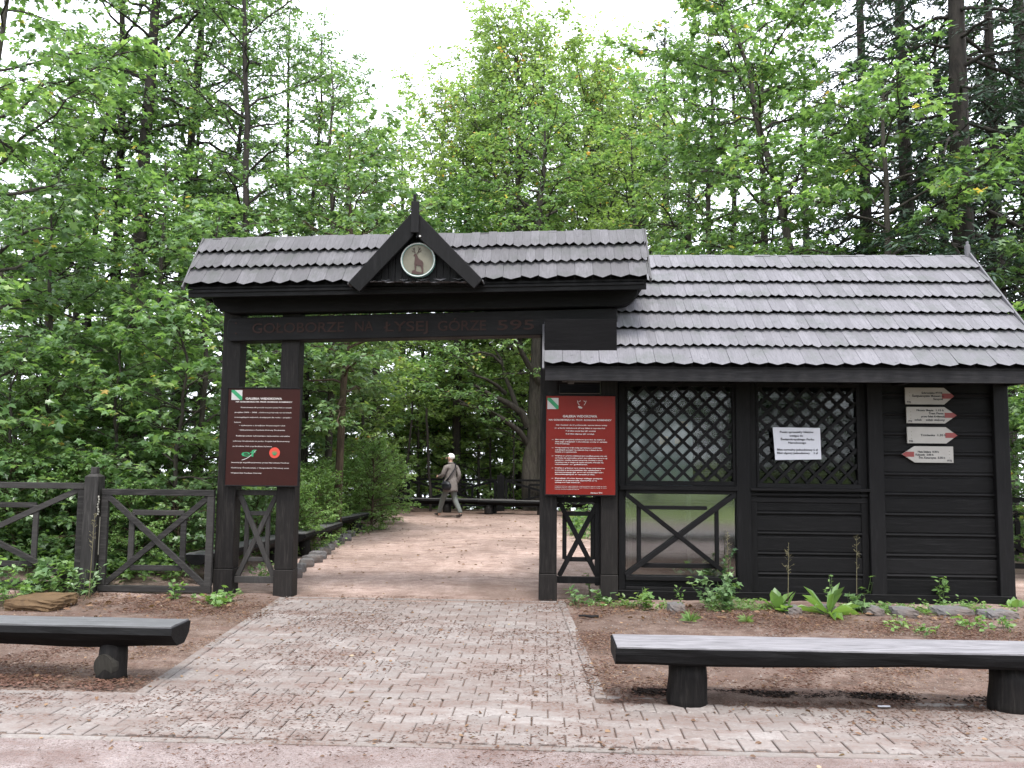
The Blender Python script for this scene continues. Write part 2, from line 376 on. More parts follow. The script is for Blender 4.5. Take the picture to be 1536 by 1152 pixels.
# ------------------------------------------------------------------ paving of interlocking blocks
def pathL(y): return -2.685-(y-5.61)*.059
def pathR(y): return .353-(y-5.76)*.0535
def build_paving():
    mb = MB(); w, d, e, g = .2, .165, .013, .0035
    rs = random.Random(11)
    for r in range(-1, 31):
        yc = 4.86 + d/2 + r*d + .0
        if yc-d/2 < 4.84 or yc+d/2 > 9.46: continue
        cross = yc + d/2 < 5.80
        for j in range(-46, 46):
            xc = (j + .5*(r % 2))*w + .03
            if not cross and (xc < pathL(yc)-.12 or xc > pathR(yc)+.12): continue
            if cross and yc > 5.62 and xc < pathL(yc)-.1: continue
            if abs(xc) > 8.4: continue
            hx, hy = w/2-g, d/2-g
            out = [(-hx, -hy-e), (-hx*.55, -hy-e), (-hx*.30, -hy+e), (hx*.30, -hy+e), (hx*.55, -hy-e), (hx, -hy-e),
                   (hx, hy+e), (hx*.55, hy+e), (hx*.30, hy-e), (-hx*.30, hy-e), (-hx*.55, hy+e), (-hx, hy+e)]
            dx, dy = rs.uniform(-.0025, .0025), rs.uniform(-.0025, .0025); a = rs.uniform(-.012, .012)
            z0 = rs.uniform(-.003, .003); tx, ty = rs.uniform(-.014, .014), rs.uniform(-.014, .014)
            top = []; low = []; mid = []
            for (px, py) in out:
                qx = xc+dx+px*math.cos(a)-py*math.sin(a); qy = yc+dy+px*math.sin(a)+py*math.cos(a)
                lo, hi = pathL(qy), pathR(qy)
                if not cross or qy > 5.76: qx = min(max(qx, lo), hi)
                cx, cy = xc-qx, yc-qy; n = math.hypot(cx, cy) or 1
                zz = z0 + px*tx + py*ty
                top.append((qx+cx/n*.007, qy+cy/n*.007, zz+.006)); mid.append((qx, qy, zz+.001)); low.append((qx, qy, -.05))
            k = 12
            fs = [list(range(k))] + [(k+i, k+(i+1) % k, (i+1) % k, i) for i in range(k)] + [(2*k+i, 2*k+(i+1) % k, k+(i+1) % k, k+i) for i in range(k)]
            mb.add(top+mid+low, fs, rs.random()**1.1)
    o = mb.build('paved_path', M['paver']); tag(o, kind='structure', label='pale concrete block paving strewn with needles, leading to the gate')
    # kerbs
    kb = MB()
    def edging(p, q, wd, z, n):
        for i in range(n):
            a = Vector(p).lerp(Vector(q), (i+.004)/n); b = Vector(p).lerp(Vector(q), (i+1-.004)/n)
            j = random.uniform(-.004, .004)
            kb.beam((a.x, a.y, z-.07+j), (b.x, b.y, z-.07+j), wd, .14, (0, 0, 1))
    edging((pathL(5.66)-.045, 5.66), (pathL(9.42)-.045, 9.42), .075, .013, 4)
    edging((pathR(5.80)+.045, 5.80), (pathR(9.50)+.045, 9.50), .08, .013, 4)
    edging((-8.6, 4.815), (8.6, 4.815), .055, .004, 17)
    edging((-8.6, 5.64), (pathL(5.64)-.02, 5.64), .05, .008, 6)
    edging((pathR(5.80)+.08, 5.81), (8.6, 5.81), .05, .006, 8)
    edging((pathL(9.46), 9.49), (pathR(9.46), 9.49), .05, .006, 3)
    k = kb.build('kerb', M['kerb'], bevel=.006); tag(k, kind='structure', label='thin pale concrete edging of the paving')
build_paving()

# ================================================================== SHINGLES
def shingle_courses(mb, x0, x1, eave, ridge, n, wd, tip, thick=.012, first_wide=True, x_off=None, under=.05, over=.0, rnd=random.Random(5)):
    """rows of pointed boards on the plane from eave (y,z) to ridge (y,z); x0/x1 functions of t or numbers"""
    ey, ez = eave; ry, rz = ridge; Ls = math.hypot(ry-ey, rz-ez); uy, uz = (ry-ey)/Ls, (rz-ez)/Ls
    s = 1 if ry > ey else -1
    ny, nz = -uz*s, uy*s            # outward normal
    step = Ls/n
    for c in range(n):
        w = wd*2 if (c == 0 and first_wide) else wd
        cnt = int(math.ceil((x1-x0)/w)) + 1
        off = (0 if c % 2 == 0 else w*.5)
        for i in range(cnt):
            a = x0+i*w-off; b = a+w*.985
            if b <= x0+.01 or a >= x1-.01: continue
            a = max(a, x0); b = min(b, x1); mid = (a+b)/2 + rnd.uniform(-.012, .012)
            lo = c*step + rnd.uniform(-.010, .010); hi = (c+1)*step + under
            if c == n-1: hi = Ls + over + rnd.uniform(-.012, .012)
            tl = tip*rnd.uniform(.8, 1.2)
            lift0 = .058 + rnd.uniform(-.004, .007); lift1 = .008
            def P(x, t, l): return (x, ey+uy*t+ny*l, ez+uz*t+nz*l)
            fl = .10*w
            pts = [P(a, lo+tl, lift0), P(mid-fl*.25, lo, lift0), P(mid+fl*.25, lo, lift0), P(b, lo+tl, lift0), P(b, hi, lift1+thick*.5), P(a, hi, lift1+thick*.5)]
            bot = [P(a, lo+tl+.03, lift0-thick*1.5), P(mid-fl*.25, lo+.03, lift0-thick*1.5), P(mid+fl*.25, lo+.03, lift0-thick*1.5), P(b, lo+tl+.03, lift0-thick*1.5), P(b, hi, lift1-thick*.5), P(a, hi, lift1-thick*.5)]
            k = 6
            mb.add(pts+bot, [list(range(k)), list(range(2*k-1, k-1, -1))] + [(j, k+j, k+(j+1) % k, (j+1) % k) for j in range(k)], rnd.random())

# ================================================================== GATE
def build_gate():
    T = empty('entrance_gate', (-1.47, 9.63, 0))
    tag(T, 'dark wooden gate with shingle roof, deer emblem and carved lettering over the paved path', 'gate')
    yf, yb = 9.53, 9.73
    tilt = .0205
    def zb(x, z_at_left, xl=-3.8): return z_at_left + (x-xl)*tilt
    posts = [(-3.80, -3.585), (-3.10, -2.885), (-.055, .145), (.645, .835)]
    for i, (a, b) in enumerate(posts):
        p = MB(); top = 3.42 + (a+3.8)*tilt
        zb0 = -.05
        bt = {0: -.02, 1: -.01, 2: -.005, 3: 0}[i]
        # slight taper and a splice near the foot
        p.box(a, b, yf, yb, .30, top); p.box(a-.004, b+.004, yf-.004, yb+.004, zb0, .297)
        p.build('post', M['post_wood'], T, bevel=.006)
    # lettering beam
    yl = 9.47
    xl, xr = X(340, 495, yl), X(925, 484, yl)
    zt0, zt1 = Z(345, 477, yl), Z(925, 462, yl); zb0, zb1 = Z(345, 512, yl), Z(925, 500, yl)
    b = MB()
    poly = [(xl+.04, zb0), (xl+.012, zb0+.04), (xl, (zt0+zb0)/2), (xl+.012, zt0-.04), (xl+.04, zt0), (xr-.02, zt1), (xr, zt1-.03), (xr+.01, (zt1+zb1)/2), (xr-.005, zb1+.03), (xr-.02, zb1)]
    b.prism(poly, yl, yb+.01)
    beam = b.build('lettering_beam', M['wood_x'], T, bevel=.008)
    # dark block in place of shade on the hut roof around the posts
    s = MB(); s.box(X(817, 512, 9.13), X(925, 512, 9.13), 9.105, 9.465, 2.76, 3.15); s.build('saddle_block', M['wood_deep'], T, bevel=.003)
    # carved letters
    def beam_text(t, x0p, x1p, yp, h):
        cu = bpy.data.curves.new('t', 'FONT'); cu.body = t; cu.size = 1; cu.extrude = .02; cu.align_x = 'LEFT'; cu.offset = .004
        o = bpy.data.objects.new('t', cu); col.objects.link(o)
        dg = bpy.context.evaluated_depsgraph_get(); me = bpy.data.meshes.new_from_object(o.evaluated_get(dg))
        bpy.data.objects.remove(o)
        vs = [v.co for v in me.vertices]; mnx = min(v.x for v in vs); mxx = max(v.x for v in vs); 
        wx0, wx1 = X(x0p, yp, yl), X(x1p, yp, yl); zc = Z((x0p+x1p)/2, yp, yl)
        for v in me.vertices:
            x = wx0 + (v.co.x-mnx)/(mxx-mnx)*(wx1-wx0)
            v.co = (x, yl-.003+v.co.z*.2, zc + (v.co.y-.36)*h + (x-(wx0+wx1)/2)*tilt)
        me.materials.clear(); me.materials.append(M['text_carved'])
        return me
    for t, a, c, y in (('GOŁOBORZE', 379, 516, 491), ('NA', 533, 560, 489), ('ŁYSEJ', 576, 642, 489), ('GÓRZE', 657, 729, 488), ('595', 746, 801, 487)):
        link('lettering', beam_text(t, a, c, y, .165), T)
    lt = MB()   # two carved dots at the left end
    for q in (485, 500):
        lt = MB(); c = at(354, q, yl); lt.tube([(c.x, yl-.006, c.z), (c.x, yl+.003, c.z)], .012, 8)
        lt.build('carved_dot', M['text_carved'], T)
    # upper beam (purlin) with curved bracket ends
    yu = 9.40
    xa, xb_ = X(318, 440, yu), X(957, 430, yu)
    za = Z(400, 469, yu) - .01; 
    def zl(x, z): return z + (x-xa)*tilt
    poly = []
    for k in range(7):   # left curved end
        t = k/6*PI/2; poly.append((xa+.26*(1-math.cos(t)) , zl(xa, za)+.20*(1-math.sin(t))))
    poly = poly[:]; 
    for k in range(7):
        t = k/6*PI/2; x = xb_-.26*math.cos(PI/2-t) if False else xb_-.24*(1-math.sin(t)); poly.append((x, zl(x, za)+.17*(1-math.cos(t))))
    poly += [(xb_, zl(xb_, za)+.36), (xa, zl(xa, za)+.36)]
    u = MB(); u.prism(poly, yu, yu+.19); u.build('upper_beam', M['wood_x'], T, bevel=.01)
    # eave geometry
    ye, yr, yk = 9.05, 9.55, 10.05
    pL, pR = at(279, 433, ye), at(975, 418, ye); rL, rR = at(305, 362, yr), at(965, 350, yr)
    ex0, ex1 = (pL.x+rL.x)/2, (pR.x+rR.x)/2
    ze, zr = pL.z, rL.z
    r = MB()
    shingle_courses(r, 0, ex1-ex0, (ye, ze), (yr, zr), 3, .1, .042, over=.045, rnd=random.Random(8))
    shingle_courses(r, 0, ex1-ex0, (yk, ze), (yr, zr), 3, .1, .035, over=.015, rnd=random.Random(9))
    r.v = [(ex0+x, y, z+x*tilt) for x, y, z in r.v]
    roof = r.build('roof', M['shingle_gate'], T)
    fb = MB()   # sheathing, fascia and end boards
    L0 = ex1-ex0
    def tl(x, z): return z + (x-ex0)*tilt
    for (y0, y1) in ((ye+.03, yr), (yk-.03, yr)):
        fb.hexa([(ex0+.02, y0, tl(ex0, ze-.005)), (ex1-.02, y0, tl(ex1, ze-.005)), (ex1-.02, y1, tl(ex1, zr-.03)), (ex0+.02, y1, tl(ex0, zr-.03)),
                 (ex0+.02, y0, tl(ex0, ze+.02)), (ex1-.02, y0, tl(ex1, ze+.02)), (ex1-.02, y1, tl(ex1, zr-.005)), (ex0+.02, y1, tl(ex0, zr-.005))])
    fb.beam((ex0+.03, ye+.05, tl(ex0, ze-.05)), (ex1-.03, ye+.05, tl(ex1, ze-.05)), .03, .09, (0, 0, 1))
    fb.beam((ex0+.03, yk-.05, tl(ex0, ze-.05)), (ex1-.03, yk-.05, tl(ex1, ze-.05)), .03, .09, (0, 0, 1))
    # soffit boards closing the underside behind the fascia
    fb.beam((ex0+.06, 9.25, tl(ex0, ze-.03)), (ex1-.06, 9.25, tl(ex1, ze-.03)), .36, .03, (0, 0, 1))
    fb.beam((ex0+.06, 9.92, tl(ex0, ze-.03)), (ex1-.06, 9.92, tl(ex1, ze-.03)), .22, .03, (0, 0, 1))
    fb.build('eaves_board', M['wood_x'], roof, bevel=.004)
    for xx in (ex0-.012, ex1+.012):
        rk = MB()
        for y0 in (ye-.02, yk+.02):
            rk.beam((xx, y0, tl(xx, ze-.005)), (xx, yr, tl(xx, zr+.02)), .02, .06, (0, 0, 1))
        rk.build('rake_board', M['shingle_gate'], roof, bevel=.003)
    # gable end triangles
    for xx in (ex0+.05, ex1-.07):
        gt = MB(); gt.prismx([(ye+.08, tl(xx, ze-.04)), (yk-.08, tl(xx, ze-.04)), (yr, tl(xx, zr-.06))], xx, xx+.02)
        gt.build('end_gable', M['wood_z'], roof)
    # central dormer gable
    yg = 8.90
    P = lambda x, y, Y=yg: (X(x, y, Y), Z(x, y, Y))
    G = MB()
    oL, iL, e1, e2 = P(617, 319), P(620, 353), P(522, 424), P(539, 438)
    oR, iR, f1, f2 = P(627, 319), P(624, 353), P(724, 419), P(711, 433)
    G.prism([oL, e1, e2, iL], yg, yg+.045); G.prism([oR, iR, f2, f1], yg+.003, yg+.048)
    G.build('bargeboard', M['wood_z'], T, bevel=.006)
    F = MB(); a, b_ = P(617.5, 303), P(628.5, 350); F.box(a[0], b_[0], yg-.035, yg-.003, b_[1], a[1]); c = P(620.5, 292), P(625, 303)
    F.box(c[0][0], c[1][0], yg-.028, yg-.008, c[1][1]+.001, c[0][1]); F.build('finial', M['wood_z'], T, bevel=.005)
    nt_ = MB(); q = at(630, 354, yg-.01); nt_.tube([(q.x, yg-.012, q.z), (q.x, yg+.0, q.z)], .012, 8); nt_.build('bolt_head', M['white_paint'], T)
    # dormer cheek boards (triangular wall)
    W = MB(); yw = yg+.12
    base = P(548, 428, yw)[1]; xc = P(622, 400, yw)[0]; apex = P(622, 332, yw)[1]
    x0, x1 = P(541, 428, yw)[0], P(706, 424, yw)[0]
    n = 16
    for i in range(n):
        xa_, xb2 = x0+(x1-x0)*i/n+.003, x0+(x1-x0)*(i+1)/n-.003
        h = lambda x: base + (apex-base)*(1-abs(x-xc)/((x1-x0)/2))
        ha, hb = max(h(xa_), base+.002), max(h(xb2), base+.002)
        W.prism([(xa_, base), (xb2, base), (xb2, hb), (xa_, ha)], yw, yw+.02)
    W.build('gable_boards', M['wood_z'], T)
    # dormer roof slopes running back to the ridge
    D = MB()
    for (e, s) in ((P(521, 424), -1), (P(725, 420), 1)):
        az = P(622, 318)[1]
        ax = P(622, 318)[0]
        D.hexa([(e[0], yg+.01, e[1]-.02), (ax, yg+.01, az-.03), (ax, yr, az-.03), (e[0], ye+.04, e[1]-.02),
                (e[0], yg+.01, e[1]+.0), (ax, yg+.01, az-.0), (ax, yr, az-.0), (e[0], ye+.04, e[1]+.0)])
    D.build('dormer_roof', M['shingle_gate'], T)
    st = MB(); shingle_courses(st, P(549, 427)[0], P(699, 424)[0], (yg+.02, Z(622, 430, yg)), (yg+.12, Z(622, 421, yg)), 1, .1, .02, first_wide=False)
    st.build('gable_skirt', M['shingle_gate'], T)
    # medallion
    c = at(627, 390, yg+.06); em = MB(); R = 26.5/1240*9.05
    def disc(mb, r, y0, y1, n=40, r2=None):
        mb.tube([(c.x, y0, c.z), (c.x, y1, c.z)], r, n)
    rim = MB(); n = 48; pr = [(R*1.0, .045), (R*1.0, -.005), (R*.965, -.014), (R*.90, -.004), (R*.90, .045)]
    vs = []; fs = []
    for i in range(n):
        t = 2*PI*i/n
        for r_, y in pr: vs.append((c.x+r_*math.cos(t), c.y+y, c.z+r_*math.sin(t)))
    m = len(pr)
    for i in range(n):
        for k in range(m): fs.append((i*m+k, i*m+(k+1) % m, ((i+1) % n)*m+(k+1) % m, ((i+1) % n)*m+k))
    rim.add(vs, fs)
    emb = em; disc(em, R*.905, c.y+.006, c.y+.04); emb = em.build('emblem', M['emblem_face'], T)
    rim.build('rim', M['teal'], emb)
    ir = MB(); vs = []; fs = []  # narrow white ring set on the teal rim
    for i in range(n):
        t = 2*PI*i/n
        for r_, y in ((R*.975, -.0165), (R*.93, -.0135), (R*.93, -.008), (R*.975, -.010)): vs.append((c.x+r_*math.cos(t), c.y+y, c.z+r_*math.sin(t)))
    for i in range(n):
        for k in range(4): fs.append((i*4+k, i*4+(k+1) % 4, ((i+1) % n)*4+(k+1) % 4, ((i+1) % n)*4+k))
    ir.add(vs, fs); ir.build('rim_highlight', M['white_paint'], emb)
    # stag silhouette: points in crop pixels (centre 783,733 ; radius 150)
    S = R*.905/150
    def q(x, y): return (c.x+(x-783)*S, c.z-(y-733)*S)
    d = MB()
    body = [(742, 682), (748, 674), (762, 676), (776, 690), (784, 712), (800, 728), (824, 742), (834, 760), (832, 790), (836, 856), (822, 858), (818, 815), (806, 790), (792, 788), (772, 782), (766, 800), (764, 845), (754, 845), (752, 800), (748, 770), (750, 740), (757, 712), (754, 698), (740, 692)]
    # split the outline into convex-ish pieces
    d.prism([q(*p) for p in [(742, 682), (748, 674), (762, 676), (776, 690), (757, 700), (740, 692)]], c.y-.001, c.y+.004)
    d.prism([q(*p) for p in [(757, 698), (776, 690), (784, 712), (800, 728), (772, 782), (748, 770), (750, 740)]], c.y-.001, c.y+.004)
    d.prism([q(*p) for p in [(800, 728), (824, 742), (834, 760), (832, 790), (806, 790), (772, 782)]], c.y-.001, c.y+.004)
    d.prism([q(*p) for p in [(748, 768), (772, 780), (766, 800), (764, 845), (754, 845), (752, 800)]], c.y-.001, c.y+.004)
    d.prism([q(*p) for p in [(806, 788), (832, 788), (836, 856), (822, 858), (818, 815)]], c.y-.001, c.y+.004)
    d.prism([q(*p) for p in [(722, 862), (730, 836), (748, 828), (768, 842), (800, 850), (838, 856), (830, 868), (780, 872)]], c.y-.002, c.y+.004)
    for pts in ([(760, 676), (752, 655), (745, 630), (748, 612)], [(768, 678), (780, 658), (790, 632), (786, 608)], [(752, 655), (733, 650), (722, 638)], [(748, 640), (736, 628), (734, 616)],
                [(782, 656), (802, 650), (812, 636)], [(788, 638), (800, 626), (802, 612)]):
        for a, b2 in zip(pts[:-1], pts[1:]):
            A, B = q(*a), q(*b2); d.beam((A[0], c.y+.001, A[1]), (B[0], c.y+.001, B[1]), .006, .0045, (0, 0, 1) if abs(A[0]-B[0]) > abs(A[1]-B[1]) else (1, 0, 0))
    d.build('stag', M['deer'], emb)
    # lower X panels between the post pairs
    def xpanel(x0, x1, z0, z1, yc, sx0, sx1, sz0, sz1, mat, name='cross_panel'):
        pb = MB(); t = .06
        pb.beam((x0, yc, z0), (x1, yc, z0), .05, .075, (0, 0, 1)); pb.beam((x0, yc, z1), (x1, yc, z1), .05, .06, (0, 0, 1))
        pb.beam((x0+.03, yc+.008, z0+.04), (x1-.03, yc+.008, z1-.03), .055, .04, (0, 1, 0)); pb.beam((x1-.03, yc, z0+.04), (x0+.03, yc, z1-.03), .055, .04, (0, 1, 0))
        for xx in (sx0, sx1): pb.beam((xx, yc+.016, sz0), (xx, yc+.016, sz1), .05, .035, (0, 1, 0))
        for zz in (sz0, sz1): pb.beam((sx0, yc+.02, zz), (sx1, yc+.02, zz), .035, .05, (0, 0, 1))
        pb.build(name, mat, T, bevel=.004)
    xpanel(-3.585, -3.10, .17, 1.17, 9.62, -3.47, -3.22, .40, .93, M['fence_wood_z'])
    xpanel(.145, .645, .22, 1.13, 9.66, .235, .56, .45, .97, M['wood_z'])
    sp = MB(); sp.box(.585, .643, 9.64, 9.72, .16, 2.3); sp.build('side_stud', M['wood_z'], T, bevel=.004)
    return T
build_gate()

# ================================================================== TEXT
def text_obj(name, body, size, loc, mat, parent=None, align='LEFT', width=None, bold=.0, spacing=1.0, line=1.0, rot_y=0.0, depth=.0012):
    cu = bpy.data.curves.new('t', 'FONT'); cu.body = body; cu.size = size; cu.extrude = depth; cu.align_x = align
    cu.offset = bold; cu.space_line = line; cu.space_character = spacing; cu.resolution_u = 2
    o = bpy.data.objects.new('t', cu); col.objects.link(o)
    me = bpy.data.meshes.new_from_object(o.evaluated_get(bpy.context.evaluated_depsgraph_get())); bpy.data.objects.remove(o)
    me.name = name; xs = [v.co.x for v in me.vertices]; w = max(xs)-min(xs); sx = 1.0
    if width and w > 0: sx = width/w
    cR, sR = math.cos(rot_y), math.sin(rot_y)
    for v in me.vertices:
        x, z = v.co.x*sx, v.co.y
        v.co = (loc[0]+x*cR+z*sR, loc[1]-v.co.z, loc[2]-x*sR+z*cR)
    me.materials.clear(); me.materials.append(mat); return link(name, me, parent)

# ================================================================== INFORMATION BOARDS
def info_board(x0, x1, z0, z1, y, mat, label, slope):
    c = ((x0+x1)/2, y, z0); T = empty('information_board', c); tag(T, label, 'sign')
    b = MB(); b.box(x0+.012, x1-.012, y, y+.02, z0+.012, z1-.012); b.build('panel', mat, T)
    f = MB(); w = .016
    f.box(x0, x1, y-.008, y+.026, z1-w, z1); f.box(x0, x1, y-.008, y+.026, z0, z0+w)
    f.box(x0, x0+w, y-.007, y+.025, z0+w, z1-w); f.box(x1-w, x1, y-.007, y+.025, z0+w, z1-w)
    f.build('frame', M['wood_z'], T, bevel=.003)
    def u(fx): return x0+(x1-x0)*fx
    def v(fz): return z1-(z1-z0)*fz
    return T, u, v
def badge(T, u, v, y, fx0, fx1, fz0, fz1):
    b = MB(); b.box(u(fx0), u(fx1), y-.003, y-.0005, v(fz1), v(fz0)); p = b.build('badge', M['white_paint'], T)
    s = MB(); x0, x1, z0, z1 = u(fx0), u(fx1), v(fz1), v(fz0); w = (x1-x0)*.30
    s.prism([(x0, z1), (x0+w, z1), (x1, z0+w), (x1, z0), (x1-w*.6, z0), (x0, z1-w*.6)], y-.0045, y-.0032); s.build('stripe', M['green_mark'], p)
T, u, v = info_board(X(340, 580, 9.46)+.01, X(447, 731, 9.46)+.008, Z(390, 730, 9.46), Z(395, 581, 9.46), 9.46, M['board_brown'],
    'dark brown information board with a red round emblem on the left gate posts', 0)
yy = 9.4595
badge(T, u, v, 9.46, .06, .205, .03, .13)
W_ = u(1)-u(0)
def line(T, u, v, y, txt, fx0, fx1, fz, size, bold=0.0, mat=None):
    text_obj('text_line', txt, size, (u(fx0), y-.001, v(fz)-size*.35), mat or M['text_white'], T, width=(fx1-fx0)*(u(1)-u(0)), bold=bold)
line(T, u, v, yy, 'GALERIA WIDOKOWA', .25, .74, .115, .034, .0012)
line(T, u, v, yy, 'NA GOŁOBORZU IM. PROF. ROMANA KOBENDZY', .12, .88, .148, .021, .0008)
BR = [('Przebudowana dla potrzeb turystów przez Park w ramach', .19, .87, .205), ('projektu 2006 – 2008  „Ochrona przyrody na terenach', .11, .87, .255),
      ('o szczególnych walorach, dostępnych dla ruchu – projekt i', .11, .87, .305), ('budowa:', .11, .20, .355),
      ('• wykonano z środków finansowych Unii', .175, .79, .387), ('• dofinansowano z Funduszu Ochrony Środowiska', .175, .79, .433),
      ('Realizacja zadania wykonywana z zachowaniem warunków', .14, .86, .492), ('ochrony środowiska w parku. Projekt był finansowany', .10, .86, .545),
      ('ze środków Unii oraz Budżetu Państwa.', .10, .63, .597),
      ('Inwestycja współfinansowana przez Narodowy Fundusz', .09, .86, .76), ('Ochrony Środowiska i Gospodarki Wodnej oraz', .09, .86, .813), ('Wojewódzki Fundusz Ochrony', .09, .50, .865)]
for t, a, b, z in BR: line(T, u, v, yy, t, a, b, z, .0185, .0002)
text_obj('logo', 'ef', .115, (u(.21), yy-.001, v(.70)), M['green_mark'], T, width=.20*W_, bold=.0, spacing=.9)
s = MB(); a, b = Vector((u(.23), yy, v(.735))), Vector((u(.41), yy, v(.64)))
pts = [a + (b-a)*t + Vector((0, -.001, -.022*math.sin(t*PI))) for t in [i/8 for i in range(9)]]
for p, q_ in zip(pts[:-1], pts[1:]): s.beam(p, q_, .002, .007, (0, 0, 1))
s.build('logo', M['white_paint'], T)
s = MB(); c = Vector((u(.665), yy, v(.66))); s.tube([(c.x, yy-.003, c.z), (c.x, yy-.0005, c.z)], .062, 28); r_ = s.build('round_emblem', M['red_mark'], T)
s = MB()
for k in range(6):
    t = PI*.15+k*PI*.14; s.beam((c.x+.008*math.cos(t), yy-.0045, c.z-.03), (c.x+.034*math.cos(t), yy-.0045, c.z-.012+.034*math.sin(t)), .002, .006, (0, 0, 1) if abs(math.cos(t)) > .7 else (1, 0, 0))
s.build('leaf_mark', M['green_mark'], r_)

T, u, v = info_board(X(817, 660, 9.46), X(925, 660, 9.46), Z(870, 744, 9.46), Z(870, 592, 9.46), 9.46, M['board_red'],
    'glossy red information board with white lettering on the right gate posts', 0)
badge(T, u, v, 9.46, .035, .19, .035, .145)
line(T, u, v, yy, 'GALERIA WIDOKOWA', .25, .73, .215, .036, .0014)
line(T, u, v, yy, 'NA GOŁOBORZU IM. PROF. ROMANA KOBENDZY', .055, .93, .252, .024, .001)
# animal head outline mark at the top centre
s = MB()
for pts in ([(.455, .06), (.462, .085), (.482, .105)], [(.575, .06), (.565, .085), (.545, .105)], [(.47, .07), (.50, .06)], [(.56, .07), (.54, .06)]):
    for p, q_ in zip(pts[:-1], pts[1:]): s.beam((u(p[0]), yy-.002, v(p[1])), (u(q_[0]), yy-.002, v(q_[1])), .002, .006, (0, 0, 1))
s.prism([(u(.462), v(.122)), (u(.47), v(.112)), (u(.50), v(.118)), (u(.525), v(.128)), (u(.515), v(.138)), (u(.48), v(.136))], yy-.0025, yy-.0005)
s.build('head_mark', M['white_paint'], T)
RB = [('Od 1 kwietnia do 31 października wprowadzono wstęp', .155, .87, .303), ('na galerię widokową płatny bilet w wysokości:', .14, .84, .333),
      ('7 zł bilet normalny (dla osoby)', .29, .71, .361), ('4 zł bilet ulgowy (dla osoby)', .29, .69, .390),
      ('Bilet wstępu na galerię widokową upoważnia do wejścia w', .145, .84, .446), ('dniu jego zakupienia i obowiązuje osoby na terenie', .145, .87, .468), ('Parku Narodowego.', .145, .35, .488),
      ('Wstęp bezpłatny mają osoby uprawnione na podstawie', .145, .79, .527), ('odrębnych przepisów, mieszkańcy i dzieci do lat', .145, .80, .549), ('siedmiu oraz opiekunowie.', .145, .45, .569),
      ('Wejście na galerię widokową jest możliwe przez cały rok', .145, .87, .607), ('od świtu do zmierzchu, galeria jest miejscem obserwacji', .145, .87, .629), ('gołoborza, rzeźby terenu i przyrody. Prosimy o ciszę', .145, .81, .650), ('i przebywanie w miejscach wyznaczonych, zakazuje się', .145, .82, .671), ('schodzenia na gołoborze.', .145, .60, .691),
      ('Wejście na galerię psów na smyczy. Grupy zorganizowane', .145, .84, .727), ('wchodzą z przewodnikiem lub opiekunem i', .145, .78, .748), ('przestrzegają zasad zwiedzania', .145, .82, .769), ('obowiązujących na terenie parku.', .145, .70, .789),
      ('Dyrekcja Parku życzy miłego pobytu', .145, .80, .828), ('i prosi o zachowanie czystości oraz', .145, .73, .849), ('spokoju w trakcie zwiedzania.', .145, .50, .868)]
for t, a, b, z in RB: line(T, u, v, yy, t, a, b, z, .0155, .0009)
for z in (.446, .527, .607, .727, .828): line(T, u, v, yy, '–', .10, .125, z, .03, .001)
for i, z in enumerate((.905, .92, .935)): line(T, u, v, yy, 'Podstawa prawna: rozporządzenie o wprowadzeniu opłat za wstęp do parku', .145, .86 if i < 2 else .48, z, .0105, .0002)
line(T, u, v, yy, 'Dyrektor ŚPN', .64, .80, .968, .018, .0006)

